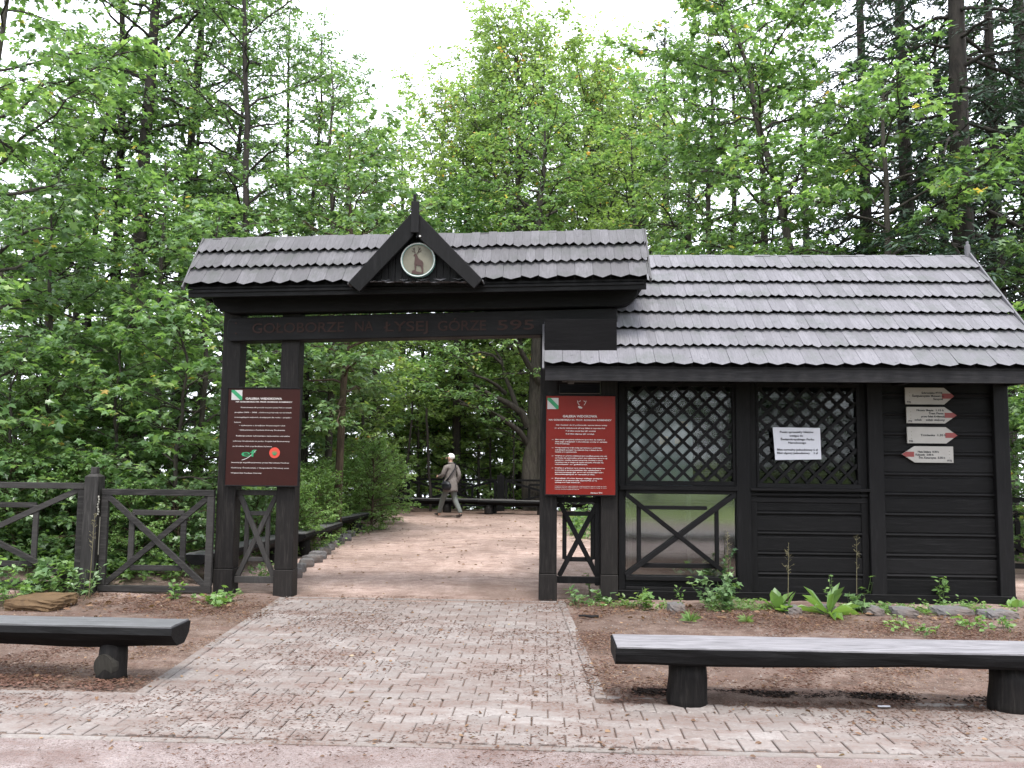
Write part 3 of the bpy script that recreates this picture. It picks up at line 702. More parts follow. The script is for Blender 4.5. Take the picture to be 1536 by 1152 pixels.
# ================================================================== HUT
HX0, HX1, YW, YB = .835, 5.25, 9.64, 11.56
def build_hut():
    T = empty('ticket_hut', (3.0, 10.6, 0)); tag(T, 'black timber ticket hut with grey shingle roof and diamond lattice windows beside the gate', 'hut')
    # posts
    for (a, b) in ((2.19, 2.35), (3.68, 3.85), (5.09, 5.255)):
        p = MB(); p.box(a, b, YW-.06, YW+.12, .06, 2.62); p.build('post', M['wood_z'], T, bevel=.005)
    p = MB(); p.box(.85, .93, YW-.03, YW+.12, .06, 2.62); p.build('post', M['wood_z'], T, bevel=.005)
    for a in (.85, 5.09):
        p = MB(); p.box(a, a+.16, YB-.12, YB+.04, .06, 2.62); p.build('post', M['wood_z'], T, bevel=.005)
    s = MB(); s.box(.84, 5.26, YW-.07, YW+.13, .02, .125); s.box(.84, 5.26, YB-.1, YB+.03, .02, .125)
    s.box(.84, .96, YW+.135, YB-.105, .02, .125); s.box(5.14, 5.26, YW+.135, YB-.105, .02, .125)
    s.build('sill_beam', M['wood_x'], T, bevel=.006)
    tp = MB(); tp.box(.2, 5.34, YW-.075, YW+.10, 2.5, 2.62); tp.box(.2, 5.34, YB-.1, YB+.05, 2.5, 2.62); tp.build('top_plate', M['wood_x'], T, bevel=.006)
    # siding
    def siding(mb, x0, x1, z0, z1, y=YW):
        z = z0; st = .228
        while z < z1-.03:
            def cl(t): return min(z+t, z1)
            mb.prismx([(y+.03, z), (y, z), (y, cl(.150)), (y+.010, cl(.158)), (y+.010, cl(.168)), (y+.03, cl(.168))], x0, x1)
            if z+.17 < z1: mb.prismx([(y+.03, z+.168), (y+.014, z+.168), (y+.014, cl(.180)), (y-.004, cl(.184)), (y-.010, cl(.196)), (y-.004, cl(.212)), (y+.012, cl(.216)), (y+.012, cl(.228)), (y+.03, cl(.228))], x0, x1)
            z += st
    w = MB(); siding(w, 3.852, 5.088, .127, 2.5); w.build('siding', M['wood_x'], T)
    w = MB(); siding(w, 2.43, 3.60, .127, 1.10); w.build('siding', M['wood_x'], T)
    w = MB(); w.box(2.352, 2.43, YW-.012, YW+.03, .127, 2.5); w.box(3.60, 3.678, YW-.012, YW+.03, .127, 2.5); w.build('window_jamb', M['wood_z'], T, bevel=.003)
    w = MB()   # sill mouldings of the middle bay
    w.box(2.345, 3.685, YW-.075, YW+.02, 1.262, 1.295); w.box(2.352, 3.678, YW-.03, YW+.02, 1.205, 1.235); w.box(2.352, 3.678, YW-.016, YW+.02, 1.13, 1.185)
    w.box(2.43, 3.60, YW+.0, YW+.03, 1.10, 1.13); w.box(2.352, 3.678, YW+.004, YW+.03, 1.187, 1.203); w.box(2.352, 3.678, YW+.004, YW+.03, 1.237, 1.26)
    w.build('window_sill', M['wood_x'], T, bevel=.003)
    # back and side walls (inner dark, boards)
    w = MB(); siding(w, 1.01, 5.09, .127, 2.5, YB-.05); w.build('back_wall', M['wood_x'], T)
    w = MB()
    for z in [.127+.228*k for k in range(10)]:
        w.box(5.17, 5.20, YW+.12, YB-.12, z, min(z+.21, 2.5))
    w.build('side_wall', M['wood_y'], T)
    w = MB()
    for z in [.127+.228*k for k in range(10)]: w.box(.90, .93, YW+.12, YB-.12, z, min(z+.22, 2.5))
    w.build('side_wall', M['wood_y'], T)
    w = MB(); w.box(.97, 5.13, YW+.13, YB-.10, .06, .09); w.build('floor', M['interior'], T)
    w = MB(); w.box(.93, 5.16, YW+.10, YB-.10, 2.46, 2.49); w.build('ceiling', M['interior'], T)
    # lattice windows
    def lattice(name, x0, x1, z0, z1, y):
        F = MB(); t = .05
        F.box(x0, x1, y-.02, y+.03, z0, z0+t); F.box(x0, x1, y-.02, y+.03, z1-t, z1); F.box(x0, x0+t*.6, y-.018, y+.028, z0+t, z1-t); F.box(x1-t*.6, x1, y-.018, y+.028, z0+t, z1-t)
        fr = F.build(name, M['wood_x'], T, bevel=.003)
        g = MB(); g.box(x0+.01, x1-.01, y+.031, y+.036, z0+.01, z1-.01); g.build('pane', M['glass'] if x0 < 2 else M['glass_dark'], fr)
        l = MB(); sp = .178; xa, xb, za, zb = x0+.03, x1-.03, z0+t, z1-t; ww = .034
        H, Wd = zb-za, xb-xa
        k = -int(H/sp)-2
        while k*sp < Wd+H:
            for s in (1, -1):
                # line x - xs = s*(z-za)
                xs = xa + k*sp + (.0 if s == 1 else 0)
                if s == 1: p = (xs, za); q = (xs+H, zb)
                else: p = (xs+H, za); q = (xs, zb)
                (px, pz), (qx, qz) = p, q
                def clip(px, pz, qx, qz):
                    dx, dz = qx-px, qz-pz; t0, t1 = 0, 1
                    for lim, sgn in ((xa, 1), (xb, -1)):
                        f0 = (px-lim)*sgn; f1 = (qx-lim)*sgn
                        if f0 < 0 and f1 < 0: return None
                        if f0 < 0: t0 = max(t0, f0/(f0-f1))
                        elif f1 < 0: t1 = min(t1, f0/(f0-f1))
                    if t1-t0 < .02: return None
                    return (px+dx*t0, pz+dz*t0, px+dx*t1, pz+dz*t1)
                r = clip(px, pz, qx, qz)
                if r:
                    yo = y+.002 if s == 1 else y+.016
                    l.beam((r[0], yo, r[1]), (r[2], yo, r[3]), ww, .012, (0, 1, 0))
            k += 1
        l.build('lattice', M['wood_z'], fr)
        return fr
    lattice('lattice_window', .93, 2.19, 1.31, 2.5, YW-.015)
    lattice('lattice_window', 2.43, 3.60, 1.295, 2.5, YW-.005)
    # glazed lower bay with cross bracing
    F = MB(); y = YW-.03
    F.box(.93, 2.188, y-.02, y+.03, .127, .165); F.box(.93, 2.188, y+.0, y+.03, .167, .235); F.box(.93, 2.188, y-.035, y+.03, .237, .285)
    fr = F.build('glazed_bay', M['wood_x'], T, bevel=.003)
    g = MB(); g.box(.935, 2.185, y+.032, y+.037, .29, 1.21); g.build('pane', M['glass_low'], fr)
    b = MB(); x0, x1, z0, z1 = .93, 2.188, .30, 1.20
    b.beam((x0, y-.012, z1+.01), (x1-.08, y-.012, z0-.01), .05, .03, (0, 1, 0)); b.beam((x0, y-.0, z0-.01), (x1, y-.0, z1+.02), .055, .03, (0, 1, 0))
    b.beam((1.085, y+.012, .40), (1.085, y+.012, 1.05), .045, .022, (0, 1, 0)); b.beam((1.06, y+.014, 1.055), (1.86, y+.014, 1.055), .022, .042, (0, 0, 1))
    b.beam((1.11, y+.014, .40), (1.98, y+.014, .40), .022, .05, (0, 0, 1)); b.beam((1.97, y+.012, .42), (1.97, y+.012, 1.06), .04, .02, (0, 1, 0))
    b.build('cross_brace', M['wood_x'], fr, bevel=.003)
    F = MB(); F.box(.86, 2.20, y-.045, y+.03, 1.255, 1.308); F.box(.93, 2.188, y-.015, y+.03, 1.215, 1.2545); F.build('top_rail', M['wood_x'], fr, bevel=.003)
    # roof
    ey, ez = 8.92, 2.585; ry, rz = 10.60, 4.20; sl = (rz-ez)/(ry-ey)
    x0, x1 = -.01, 5.385
    r = MB(); shingle_courses(r, x0, x1, (ey, ez), (ry, rz), 7, .1, .036, over=.05, rnd=random.Random(21))
    shingle_courses(r, x0, x1, (2*ry-ey, ez), (ry, rz), 7, .1, .036, over=.02, rnd=random.Random(22))
    roof = r.build('roof', M['shingle'], T)
    u_ = MB()
    for s in (1, -1):
        a, b_ = (ey+.03, ry) if s == 1 else (2*ry-ey-.03, ry)
        u_.hexa([(x0+.02, a, ez+.0), (x1-.02, a, ez+.0), (x1-.02, b_, rz-.035), (x0+.02, b_, rz-.035), (x0+.02, a, ez+.022), (x1-.02, a, ez+.022), (x1-.02, b_, rz-.012), (x0+.02, b_, rz-.012)])
    u_.build('sheathing', M['wood_x'], roof)
    for q in (ey+.035, 2*ry-ey-.065):
        f = MB(); f.box(x0+.01, x1, q, q+.03, ez-.135, ez+.012); f.build('fascia', M['fascia_wood'], roof, bevel=.003)
    sf = MB(); sf.box(x0+.03, x1-.03, ey+.068, YW+.1, ez-.06, ez-.035); sf.build('soffit', M['wood_x'], roof)
    for xx in (x0-.012, x1+.014):
        rk = MB()
        for s in (1, -1):
            a = ey-.03 if s == 1 else 2*ry-ey+.03
            (rk.beam((xx, a, ez-.01), (xx, ry, rz+.03), .022, .09 if xx > 1 else .02, (0, 0, 1)))
        rk.build('rake_board', M['shingle'], roof, bevel=.003)
    gb = MB(); yr0, yr1 = ey+.12, 2*ry-ey-.12
    for xx in (.86, 5.2): gb.prismx([(yr0, ez-.03), (yr1, ez-.03), (ry, rz-.08)], xx, xx+.03)
    gb.build('gable_wall', M['wood_z'], T)
    fn = MB(); fn.box(5.355, 5.405, ry-.03, ry+.03, rz+.0, rz+.17); fn.beam((5.38, ry, rz+.165), (5.38, ry, rz+.215), .032, .032, (0, 1, 0)); fn.build('finial', M['shingle'], roof, bevel=.008)
    rt = MB()   # rafter tails seen under the eave
    for k in range(9):
        xx = .30+k*.62; rt.beam((xx, ey+.10, ez-.085), (xx, YW+.05, ez-.085+.0), .07, .05, (0, 0, 1))
    rt.build('rafter_tails', M['wood_y'], T)
    return T
build_hut()
# board inside, seen through the panes, with painted reflection squares
b = MB(); b.box(.98, 1.76, 9.95, 9.97, 1.28, 2.14)
fr = empty('display_board', (1.4, 9.96, .09)); tag(fr, 'pale display board standing inside the hut behind the left lattice window', 'board')
b.build('sheet', M['pale_board'], fr)
for q in (1.0, 1.70):
    b = MB(); b.box(q, q+.04, 9.972, 10.01, .091, 2.1); b.build('leg', M['interior'], fr)
b = MB()
for (x, z, w, h) in ((1.42, 1.78, .10, .10), (1.60, 1.79, .07, .07), (1.66, 2.0, .09, .06)): b.box(x-.05, x-.05+w, 9.940, 9.945, z, z+h)
b.build('card', M['tan_card'], fr)  # tan squares standing in for reflections in the lattice window

# paper notice on the lattice
c = at(1195, 665, 9.57)
T = empty('paper_notice', (c.x, 9.572, Z(1195, 690, 9.57))); tag(T, 'white paper notice pinned on the lattice of the middle hut window', 'notice')
p = MB(); Y = 9.572
q1, q2, q3, q4 = at(1163, 690, Y), at(1232, 689, Y), at(1230, 642, Y), at(1159, 641, Y)
p.add([q1, q2, q3, q4] + [v_+Vector((0, .002, 0)) for v_ in (q1, q2, q3, q4)], [(0, 1, 2, 3), (7, 6, 5, 4), (0, 4, 5, 1), (1, 5, 6, 2), (2, 6, 7, 3), (3, 7, 4, 0)])
p.build('sheet', M['paper'], T)
for t, xc, yp, wd in (('Punkt sprzedaży biletów', 1194, 648, 49), ('wstępu do', 1194, 653.5, 20), ('Świętokrzyskiego Parku', 1195, 659, 49), ('Narodowego', 1195, 664, 26),
                      ('Bilet normalny jednodniowy 6 zł', 1195, 674.5, 59), ('Bilet ulgowy jednodniowy    3 zł', 1195, 679.5, 59)):
    w = wd/1240*9.6
    text_obj('text_line', t, .033, (X(xc-wd/2, yp, Y), Y-.002, Z(xc, yp, Y)-.012), M['text_black'], T, width=w, bold=.0006, rot_y=-.004)

# arrow signs
def arrow_sign(x0, x1, xt, z0, z1, right, label, lines, col_strip=True, red_w=.105):
    y = 9.60; zc = (z0+z1)/2; T = empty('arrow_sign', ((x0+xt)/2, y, z0)); tag(T, label, 'sign', 'trail arrow signs on the hut wall')
    s = 1 if right else -1
    poly = [(x0, z0), (x1, z0), (xt-s*.0, zc), (x1, z1), (x0, z1)]
    b = MB(); b.prism(poly, y, y+.018); b.build('panel', M['sign_white'], T)
    h = (z1-z0)*.155; sl_ = abs(xt-x1)/((z1-z0)/2); xo = xt - s*h*sl_
    r = MB(); r.prism([(xt-s*red_w-s*.03, zc-h), (xo, zc-h), (xt, zc), (xo, zc+h), (xt-s*red_w-s*.03, zc+h)], y-.002, y-.0005); r.build('red_tip', M['sign_red'], T)
    for (t, fx0, fx1, fz) in lines:
        xa = min(x0, x1) ; w = abs(x1-x0)
        text_obj('text_line', t, .032, (xa+w*fx0, y-.001, z1-(z1-z0)*fz-.010), M['text_black'], T, width=w*(fx1-fx0), bold=.0007)
    b = MB(); 
    for dz in (.2, .4, .6): b.tube([(x0+s*.045, y-.004, z0+(z1-z0)*(dz+.1)), (x0+s*.045, y-.0005, z0+(z1-z0)*(dz+.1))], .004, 6)
    b.build('screw', M['chain'], T)
Ya = 9.6
def ax(x, y): return X(x, y, Ya)
def az(x, y): return Z(x, y, Ya)
arrow_sign(ax(1358, 594), ax(1416, 594), ax(1431, 594), az(1390, 606.5), az(1390, 581.5), True, 'topmost cream arrow sign under the hut eave, in the deepest shade',
    [('Schronisko PTTK', .42, .97, .32), ('Świętokrzyskie Muzeum na', .17, 1.0, .50), ('Szczycie', .72, .97, .68), ('PTTK', .04, .14, .88)])
arrow_sign(ax(1360, 622), ax(1417, 622), ax(1435, 622), az(1390, 635), az(1390, 610.5), True, 'cream arrow sign with four text lines, second from the top on the hut wall',
    [('Nowa Słupia  1.15 h', .26, .97, .20), ('Trasa Piesza', .58, .97, .39), ('przez Szlak Królewski', .38, 1.0, .58), ('szlak    szlak zielony', .2, 1.0, .79), ('PTTK', .04, .14, .88)])
arrow_sign(ax(1361, 652), ax(1419, 652), ax(1436, 652), az(1390, 665), az(1390, 640.5), True, 'cream arrow sign with one text line, third from the top on the hut wall',
    [('Trzcianka  1.30 h', .34, 1.0, .50), ('PTTK', .04, .14, .88)])
arrow_sign(ax(1430, 682), ax(1372, 682), ax(1353, 682), az(1400, 694), az(1400, 669.5), False, 'white arrow sign pointing left, lowest of the four on the hut wall',
    [('Huta Szklana  0.30 h', .08, .62, .34), ('Kakonin  3.00 h', .02, .48, .52), ('Św. Katarzyna  5.30 h', .10, .78, .70), ('PTTK', .84, .96, .88)])

# ================================================================== FENCES
def fence_panel(T, x0, x1, z0, z1, y, mat, mx, mz, rail=.07, ang=0.0, origin=None, simple=False):
    p = MB(); t = .045
    w = x1-x0
    p.beam((x0, y, z1-rail/2), (x1, y, z1-rail/2), .06, rail, (0, 0, 1)); p.beam((x0, y, z0+rail/2), (x1, y, z0+rail/2), .05, rail, (0, 0, 1))
    p.beam((x0+.04, y, z0+rail), (x0+.04, y, z1-rail), .08, .05, (0, 1, 0)); p.beam((x1-.04, y, z0+rail), (x1-.04, y, z1-rail), .08, .05, (0, 1, 0))
    p.beam((x0+.06, y+.008, z0+rail), (x1-.06, y+.008, z1-rail), .065, .035, (0, 1, 0)); p.beam((x1-.06, y-.006, z0+rail), (x0+.06, y-.006, z1-rail), .065, .035, (0, 1, 0))
    sx0, sx1, sz0, sz1 = x0+w*mx, x1-w*mx, z0+(z1-z0)*mz, z1-(z1-z0)*mz
    for xx in (sx0, sx1): p.beam((xx, y+.016, sz0), (xx, y+.016, sz1), .065, .03, (0, 1, 0))
    for zz in (sz0, sz1): p.beam((sx0, y+.02, zz), (sx1, y+.02, zz), .03, .062, (0, 0, 1))
    return p
def near_fence():
    y = 9.50
    T = empty('wooden_fence', (-5.2, y, 0)); tag(T, 'dark wooden fence with crossed braces left of the gate, in front of the bushes', 'fence')
    p = MB(); p.box(-5.318, -5.155, y-.08, y+.08, -.04, 1.34)
    p.add([(-5.318, y-.08, 1.34), (-5.155, y-.08, 1.34), (-5.155, y+.08, 1.34), (-5.318, y+.08, 1.34), (-5.275, y-.035, 1.375), (-5.20, y-.035, 1.375), (-5.20, y+.035, 1.375), (-5.275, y+.035, 1.375)],
          [(0, 1, 5, 4), (1, 2, 6, 5), (2, 3, 7, 6), (3, 0, 4, 7), (4, 5, 6, 7)])
    p.box(-5.275, -5.20, y-.035, y+.035, 1.376, 1.45); p.build('post', M['fence_wood_z'], T, bevel=.006)
    p = MB(); p.box(-7.96, -7.78, y-.09, y+.09, -.04, 1.34); p.build('post', M['fence_wood_z'], T, bevel=.006)
    fence_panel(T, -5.135, -3.81, .03, 1.20, y, None, .27, .23).build('panel', M['fence_wood'], T, bevel=.004)
    fence_panel(T, -7.77, -5.34, .06, 1.265, y, None, .24, .22).build('panel', M['fence_wood'], T, bevel=.004)
    ch = MB()
    for k in range(8): 
        z = 1.12-k*.028; ch.tube([(-5.135, y-.085, z), (-5.13+.012*math.sin(k*1.3), y-.095, z-.02)], .009, 6)
    ch.tube([(-5.12, y-.06, .88), (-5.118, y-.065, .45)], .005, 5); ch.build('chain', M['chain'], T)
near_fence()
def far_fence():
    T = empty('wooden_fence', (-1.2, 24.2, 0)); tag(T, 'low wooden fence with crossed braces closing the clearing behind the walking man', 'fence')
    xs = [-9.9, -7.0, -4.13, -1.27, 1.6, 4.5]
    for i, x in enumerate(xs):
        p = MB(); p.box(x-.11, x+.11, 24.1, 24.3, -.05, 1.0+.03*(i % 2)); p.tube([(x, 24.2, 1.0), (x, 24.2, 1.10)], [.05, .03], 8); p.build('post', M['wood_z'], T, bevel=.01)
        if i < len(xs)-1: fence_panel(T, x+.12, xs[i+1]-.12, .12, .92, 24.2, None, .27, .2, rail=.06).build('panel', M['wood_x'], T)
far_fence()
def right_fence():
    T = empty('wooden_fence', (7.0, 12.2, 0)); tag(T, 'dark wooden fence seen through the gap right of the hut', 'fence')
    for x in (5.6, 7.25, 9.2):
        p = MB(); p.box(x-.09, x+.09, 12.1, 12.3, 0, 1.2); p.build('post', M['wood_z'], T, bevel=.006)
    fence_panel(T, 5.7, 7.15, .1, 1.1, 12.2, None, .27, .22).build('panel', M['wood_x'], T)
    fence_panel(T, 7.35, 9.1, .1, 1.1, 12.2, None, .27, .22).build('panel', M['wood_x'], T)
right_fence()

# ================================================================== BENCHES
def bench(label, x0, x1, yf, yb, zt, th, legs, topmat, bodymat, loc, rz, group=None, half_round=False, legw=.27, seed=0, leg_y=None, wavy=.012, cut=False):
    rs = random.Random(seed)
    T = empty('log_bench', (0, 0, 0)); tag(T, label, 'bench', group)
    n = 26; s = MB(); 
    if half_round: prof = lambda j: [(yf, zt-.015), (yf-.012, zt-.06), (yf+.02, zt-th*.62), (yf+.09, zt-th), (yb-.09, zt-th), (yb-.02, zt-th*.6), (yb, zt-.015)]
    else: prof = lambda j: [(yf, zt-.012), (yf-.004, zt-.05), (yf+.004, zt-th+.02), (yf+.03, zt-th), (yb-.03, zt-th), (yb, zt-th+.02), (yb, zt-.012)]
    vs = []; k = 7
    for i in range(n+1):
        x = x0+(x1-x0)*i/n; dz = wavy*math.sin(i*.55+seed)+rs.uniform(-.003, .003)
        for (yy_, zz_) in prof(i):
            low = zz_ < zt-th*.5
            vs.append((x, yy_+rs.uniform(-.004, .004), zz_ + (dz if low else 0) + (rs.uniform(-.003, .003) if low else 0)))
    fs = [(i*k+j, i*k+j+1, (i+1)*k+j+1, (i+1)*k+j) for i in range(n) for j in range(k-1)] + [list(range(k)), [n*k+j for j in range(k-1, -1, -1)]] + [(i*k+k-1, i*k, (i+1)*k, (i+1)*k+k-1) for i in range(n)]
    s.add(vs, fs, .2); seat = s.build('seat', bodymat, T, local=True)
    t = MB(); vs = []
    for i in range(n+1):
        x = x0+(x1-x0)*i/n; j_ = rs.uniform(-.003, .003); e = .012 if i in (0, n) else 0
        xx = x + (e if i == 0 else -e)
        for m_ in range(6):
            vs.append((xx, yf+.004+(yb-yf-.008)*m_/5+(j_ if m_ in (0, 5) else 0), zt + rs.uniform(-.0022, .0022)-(.003 if m_ in (0, 5) else 0)))
    base = len(vs)
    fs = [(i*6+j, (i+1)*6+j, (i+1)*6+j+1, i*6+j+1) for i in range(n) for j in range(5)]
    # skirt
    ring = [i*6 for i in range(n+1)] + [n*6+j for j in range(1, 6)] + [i*6+5 for i in range(n-1, -1, -1)] + [j for j in range(4, 0, -1)]
    low = [(vs[r][0], vs[r][1], zt-.0145) for r in ring]; vs += low
    fs += [(ring[i], ring[(i+1) % len(ring)], base+(i+1) % len(ring), base+i) for i in range(len(ring))]
    t.add(vs, fs, .5); t.build('seat_top', topmat, seat, local=True)
    for lx in legs:
        l = MB(); yc = leg_y if leg_y is not None else (yf+yb)/2; r = legw/2
        pts = [(lx, yc, -.06), (lx+rs.uniform(-.01, .01), yc, .04), (lx+rs.uniform(-.01, .01), yc, (zt-th)*.6), (lx, yc, zt-th+.01)]
        l.tube(pts, [r*1.04, r*1.0, r*.95, r*.90], 14, jit=.05); lg = l.build('leg', M['post_wood'], T, local=True, smooth=True)
        if cut:
            cf = MB(); cf.add([(lx-.02+.070*math.cos(t_), yc-r*.98-.012*math.sin(t_)+.0, .10+.088*math.sin(t_) if math.sin(t_) > -.75 else .03) for t_ in [2*PI*q/18 for q in range(18)]] +
                   [(lx-.012+.09*math.cos(t_), yc-r*.6, .10+.094*math.sin(t_) if math.sin(t_) > -.75 else .025) for t_ in [2*PI*q/18 for q in range(18)]],
                   [list(range(18)), list(range(35, 17, -1))] + [(q, 18+q, 18+(q+1) % 18, (q+1) % 18) for q in range(18)]); cf.build('cut_face', M['log_end'], lg, local=True)
    T.location = loc; T.rotation_euler = (0, 0, rz); return T
bench('long plank bench with pale weathered top in front of the hut', 0, 6.2, -.20, .20, .405, .115, (.50, 2.62, 5.6), M['bench_top'], M['wood_x'], (.47, 5.74, 0), .004, seed=3, leg_y=.0, legw=.27)
bench('dark log bench with grey top in front of the left fence', -5.6, 0, -.14, .16, .405, .16, (-.50, -3.0, -5.0), M['bench_top_dark'], M['wood_x'], (-2.63, 6.03, 0), -.008, half_round=True, seed=5, legw=.21, leg_y=.02, cut=True)
# benches along the bank and the far fence
def bank_bench(pa, pb, label, seed, zt=.40, dep=.30):
    a, b = gr(*pa, zt), gr(*pb, zt); d = (b-a); ln = math.hypot(d.x, d.y); ang = math.atan2(d.y, d.x)
    bench(label, 0, ln, 0, dep, zt, .14, (.45, ln-.45), M['bench_top_dark'], M['wood_x'], (a.x, a.y, 0), ang, group='log benches along the bank', half_round=True, seed=seed, legw=.2)
bank_bench((312, 831), (446, 800), 'nearest dark log bench on the left bank, its end showing behind the fence', 7, .40)
bank_bench((458, 800), (514, 783), 'dark log bench on the left bank just past the gate post', 8)
bank_bench((500, 779), (555, 769), 'farthest dark log bench on the left bank, half under the shrub', 9)
bench('dark log bench by the far fence, left of the walking man', 0, 3.55, -.15, .15, .39, .15, (.45, 1.62, 2.9), M['bench_top_y'], M['wood_x'], (-4.35, 23.35, 0), -.03, group='log benches at the far fence', half_round=True, seed=12, legw=.24)
bench('dark log bench by the far fence, below the twin trunked beech', 0, 3.2, -.15, .15, .39, .15, (.28, 1.75, 2.9), M['bench_top_y'], M['wood_x'], (-1.80, 23.0, 0), -.18, group='log benches at the far fence', half_round=True, seed=13, legw=.24)

# ================================================================== STONES
def rock(name, cx, cy, cz, sx, sy, sz, seed, mat, label, cat='stone', group=None, flat=False, rz=0.0):
    rs = random.Random(seed); bm = bmesh.new(); bmesh.ops.create_cube(bm, size=2)
    bmesh.ops.subdivide_edges(bm, edges=bm.edges[:], cuts=5 if flat else 3, use_grid_fill=True)
    for v_ in bm.verts:
        p = v_.co; q = p.normalized()*1.25; f = .28 if flat else .5
        v_.co = p.lerp(q, f) + Vector((.09*math.sin(p.y*5+seed), .09*math.sin(p.x*4+seed*2), .05*math.sin(p.x*6+p.y*5+seed)))*(1 if not flat else .8) + Vector((rs.uniform(-.04, .04), rs.uniform(-.05, .05), rs.uniform(-.06, .06)))
        v_.co = Vector((v_.co.x*sx/2, v_.co.y*sy/2, v_.co.z*sz/2))
    me = bpy.data.meshes.new(name); bm.to_mesh(me); bm.free(); me.materials.append(mat)
    at_ = me.attributes.new('var', 'FLOAT', 'FACE')
    o = link(name, me); o.location = (cx, cy, cz); o.rotation_euler = (0, 0, rz); tag(o, label, cat, group); return o
g = gr(66, 915)
rock('flat_stone', -5.30, 8.72, .045, .50, .50, .12, 4, M['stone_tan'], 'flat tan stone slab with dark broken edge lying by the fence foot', flat=True)
for i, (px, py, w) in enumerate(((1243, 917, 26), (1310, 919, 24), (1358, 921, 30), (1430, 920, 50), (1500, 925, 44), (1015, 914, 22), (1190, 918, 20))):
    g = gr(px, py+2); w_ = w/1240*9.3
    rock('footing_stone', g.x, g.y+.05, .005, w_, .28, .12, 30+i, M['stone_grey'], 'grey footing stone at the hut base among the weeds', group='grey footing stones along the hut', flat=True, rz=random.uniform(-.3, .3))
for i in range(13):
    t = i/12; px, py = 449+t*(545-449), 866-(866-795)*t**.85
    g = gr(px, py); s_ = random.uniform(.12, .24)
    rock('edging_stone', g.x-.05, g.y, .04, s_, s_*.9, .15, 60+i, M['stone_grey'], 'small grey edging stone where the left bank meets the gravel', group='stones edging the bank', rz=random.uniform(0, 3))
# ================================================================== FOLIAGE
MAPLE = np.array([(0, 0, 0), (.30, -.03, -.03), (.22, .20, .0), (.56, .42, -.06), (.22, .52, .0), (0, 1.0, -.12), (-.22, .52, .0), (-.56, .42, -.06), (-.22, .20, .0), (-.30, -.03, -.03)])
MAPLE_F = np.array([(0, 1, 2, 3, 4, 5), (0, 5, 6, 7, 8, 9)])
OVAL = np.array([(0, 0, 0), (.24, .28, .05), (.22, .66, .04), (0, 1, -.08), (-.22, .66, .04), (-.24, .28, .05)])
OVAL_F = np.array([(0, 1, 2, 3), (0, 3, 4, 5)])
LONG = np.array([(0, 0, 0), (.09, .3, .03), (.08, .75, .03), (0, 1, -.12), (-.08, .75, .03), (-.09, .3, .03)])
BLADE = np.array([(-.03, 0, 0), (.03, 0, 0), (.018, .6, .06), (0, 1, -.10)])
BLADE_F = np.array([(0, 1, 2, 3)])
NEED = np.array([(-.10, 0, 0), (.10, 0, 0), (.16, .6, -.04), (0, 1, -.1), (-.16, .6, -.04)])
NEED_F = np.array([(0, 1, 2, 3, 4)])
KINDS = {'maple': (MAPLE, MAPLE_F), 'oval': (OVAL, OVAL_F), 'long': (LONG, OVAL_F), 'blade': (BLADE, BLADE_F), 'need': (NEED, NEED_F)}
def nrm(a): return a/np.maximum(np.linalg.norm(a, axis=1, keepdims=True), 1e-9)
def leaves_mesh(name, P, D, Nn, S, kind, mat, rs, var=None):
    """P positions, D tip directions, Nn normals, S sizes"""
    T, F = KINDS[kind]; n = len(P)
    D = nrm(D); Xa = nrm(np.cross(D, Nn)); Za = np.cross(Xa, D)
    bend = rs.uniform(.4, 1.8, (n, 1))
    V = (P[:, None, :] + S[:, None, None]*(T[None, :, 0, None]*Xa[:, None, :] + T[None, :, 1, None]*D[:, None, :] + (T[None, :, 2, None]*bend[:, None, :])*Za[:, None, :]))
    V = V.reshape(-1, 3); FF = (F[None, :, :] + (np.arange(n)*len(T))[:, None, None]).reshape(-1, F.shape[1])
    if var is None: var = rs.beta(2.2, 2.2, n)
    return np_mesh(name, V, FF, np.repeat(var, len(F)), mat)
def wood_mesh(name, tubes, mat, segs=None):
    """tubes: list of (path (n,3), radii, sides); segs: (A,B,r) arrays of thin twigs as 3 sided prisms"""
    VV = []; FF = []; b = 0
    for path, rad, ns in tubes:
        m = len(path); d = np.gradient(path, axis=0); d = nrm(d)
        ref = np.where(np.abs(d[:, 2:3]) < .9, np.array([[0, 0, 1.]]), np.array([[1., 0, 0]]))
        a = nrm(np.cross(d, ref)); c = np.cross(a, d); t = 2*PI*np.arange(ns)/ns
        V = path[:, None, :] + rad[:, None, None]*(np.cos(t)[None, :, None]*a[:, None, :] + np.sin(t)[None, :, None]*c[:, None, :])
        VV.append(V.reshape(-1, 3))
        i, k = np.meshgrid(np.arange(m-1), np.arange(ns), indexing='ij'); k2 = (k+1) % ns
        FF.append((np.stack([i*ns+k, i*ns+k2, (i+1)*ns+k2, (i+1)*ns+k], -1)).reshape(-1, 4)+b); b += m*ns
    if segs is not None and len(segs[0]):
        A, B, r = segs; d = nrm(B-A); ref = np.where(np.abs(d[:, 2:3]) < .9, np.array([[0, 0, 1.]]), np.array([[1., 0, 0]]))
        a = nrm(np.cross(d, ref)); c = np.cross(a, d); n = len(A); V = []
        for (P0, q) in ((A, 1.0), (B, .4)):
            for k in range(3):
                t = 2*PI*k/3; V.append(P0 + (r*q)[:, None]*(math.cos(t)*a+math.sin(t)*c))
        V = np.stack(V, 1).reshape(-1, 3); o = (np.arange(n)*6)[:, None, None]
        F = np.array([(0, 1, 4, 3), (1, 2, 5, 4), (2, 0, 3, 5)])[None] + o
        VV.append(V); FF.append(F.reshape(-1, 4)+b)
    V = np.concatenate(VV); F = np.concatenate(FF)
    me = np_mesh(name, V, F, np.zeros(len(F)), mat); me.polygons.foreach_set('use_smooth', [True]*len(F)); return me

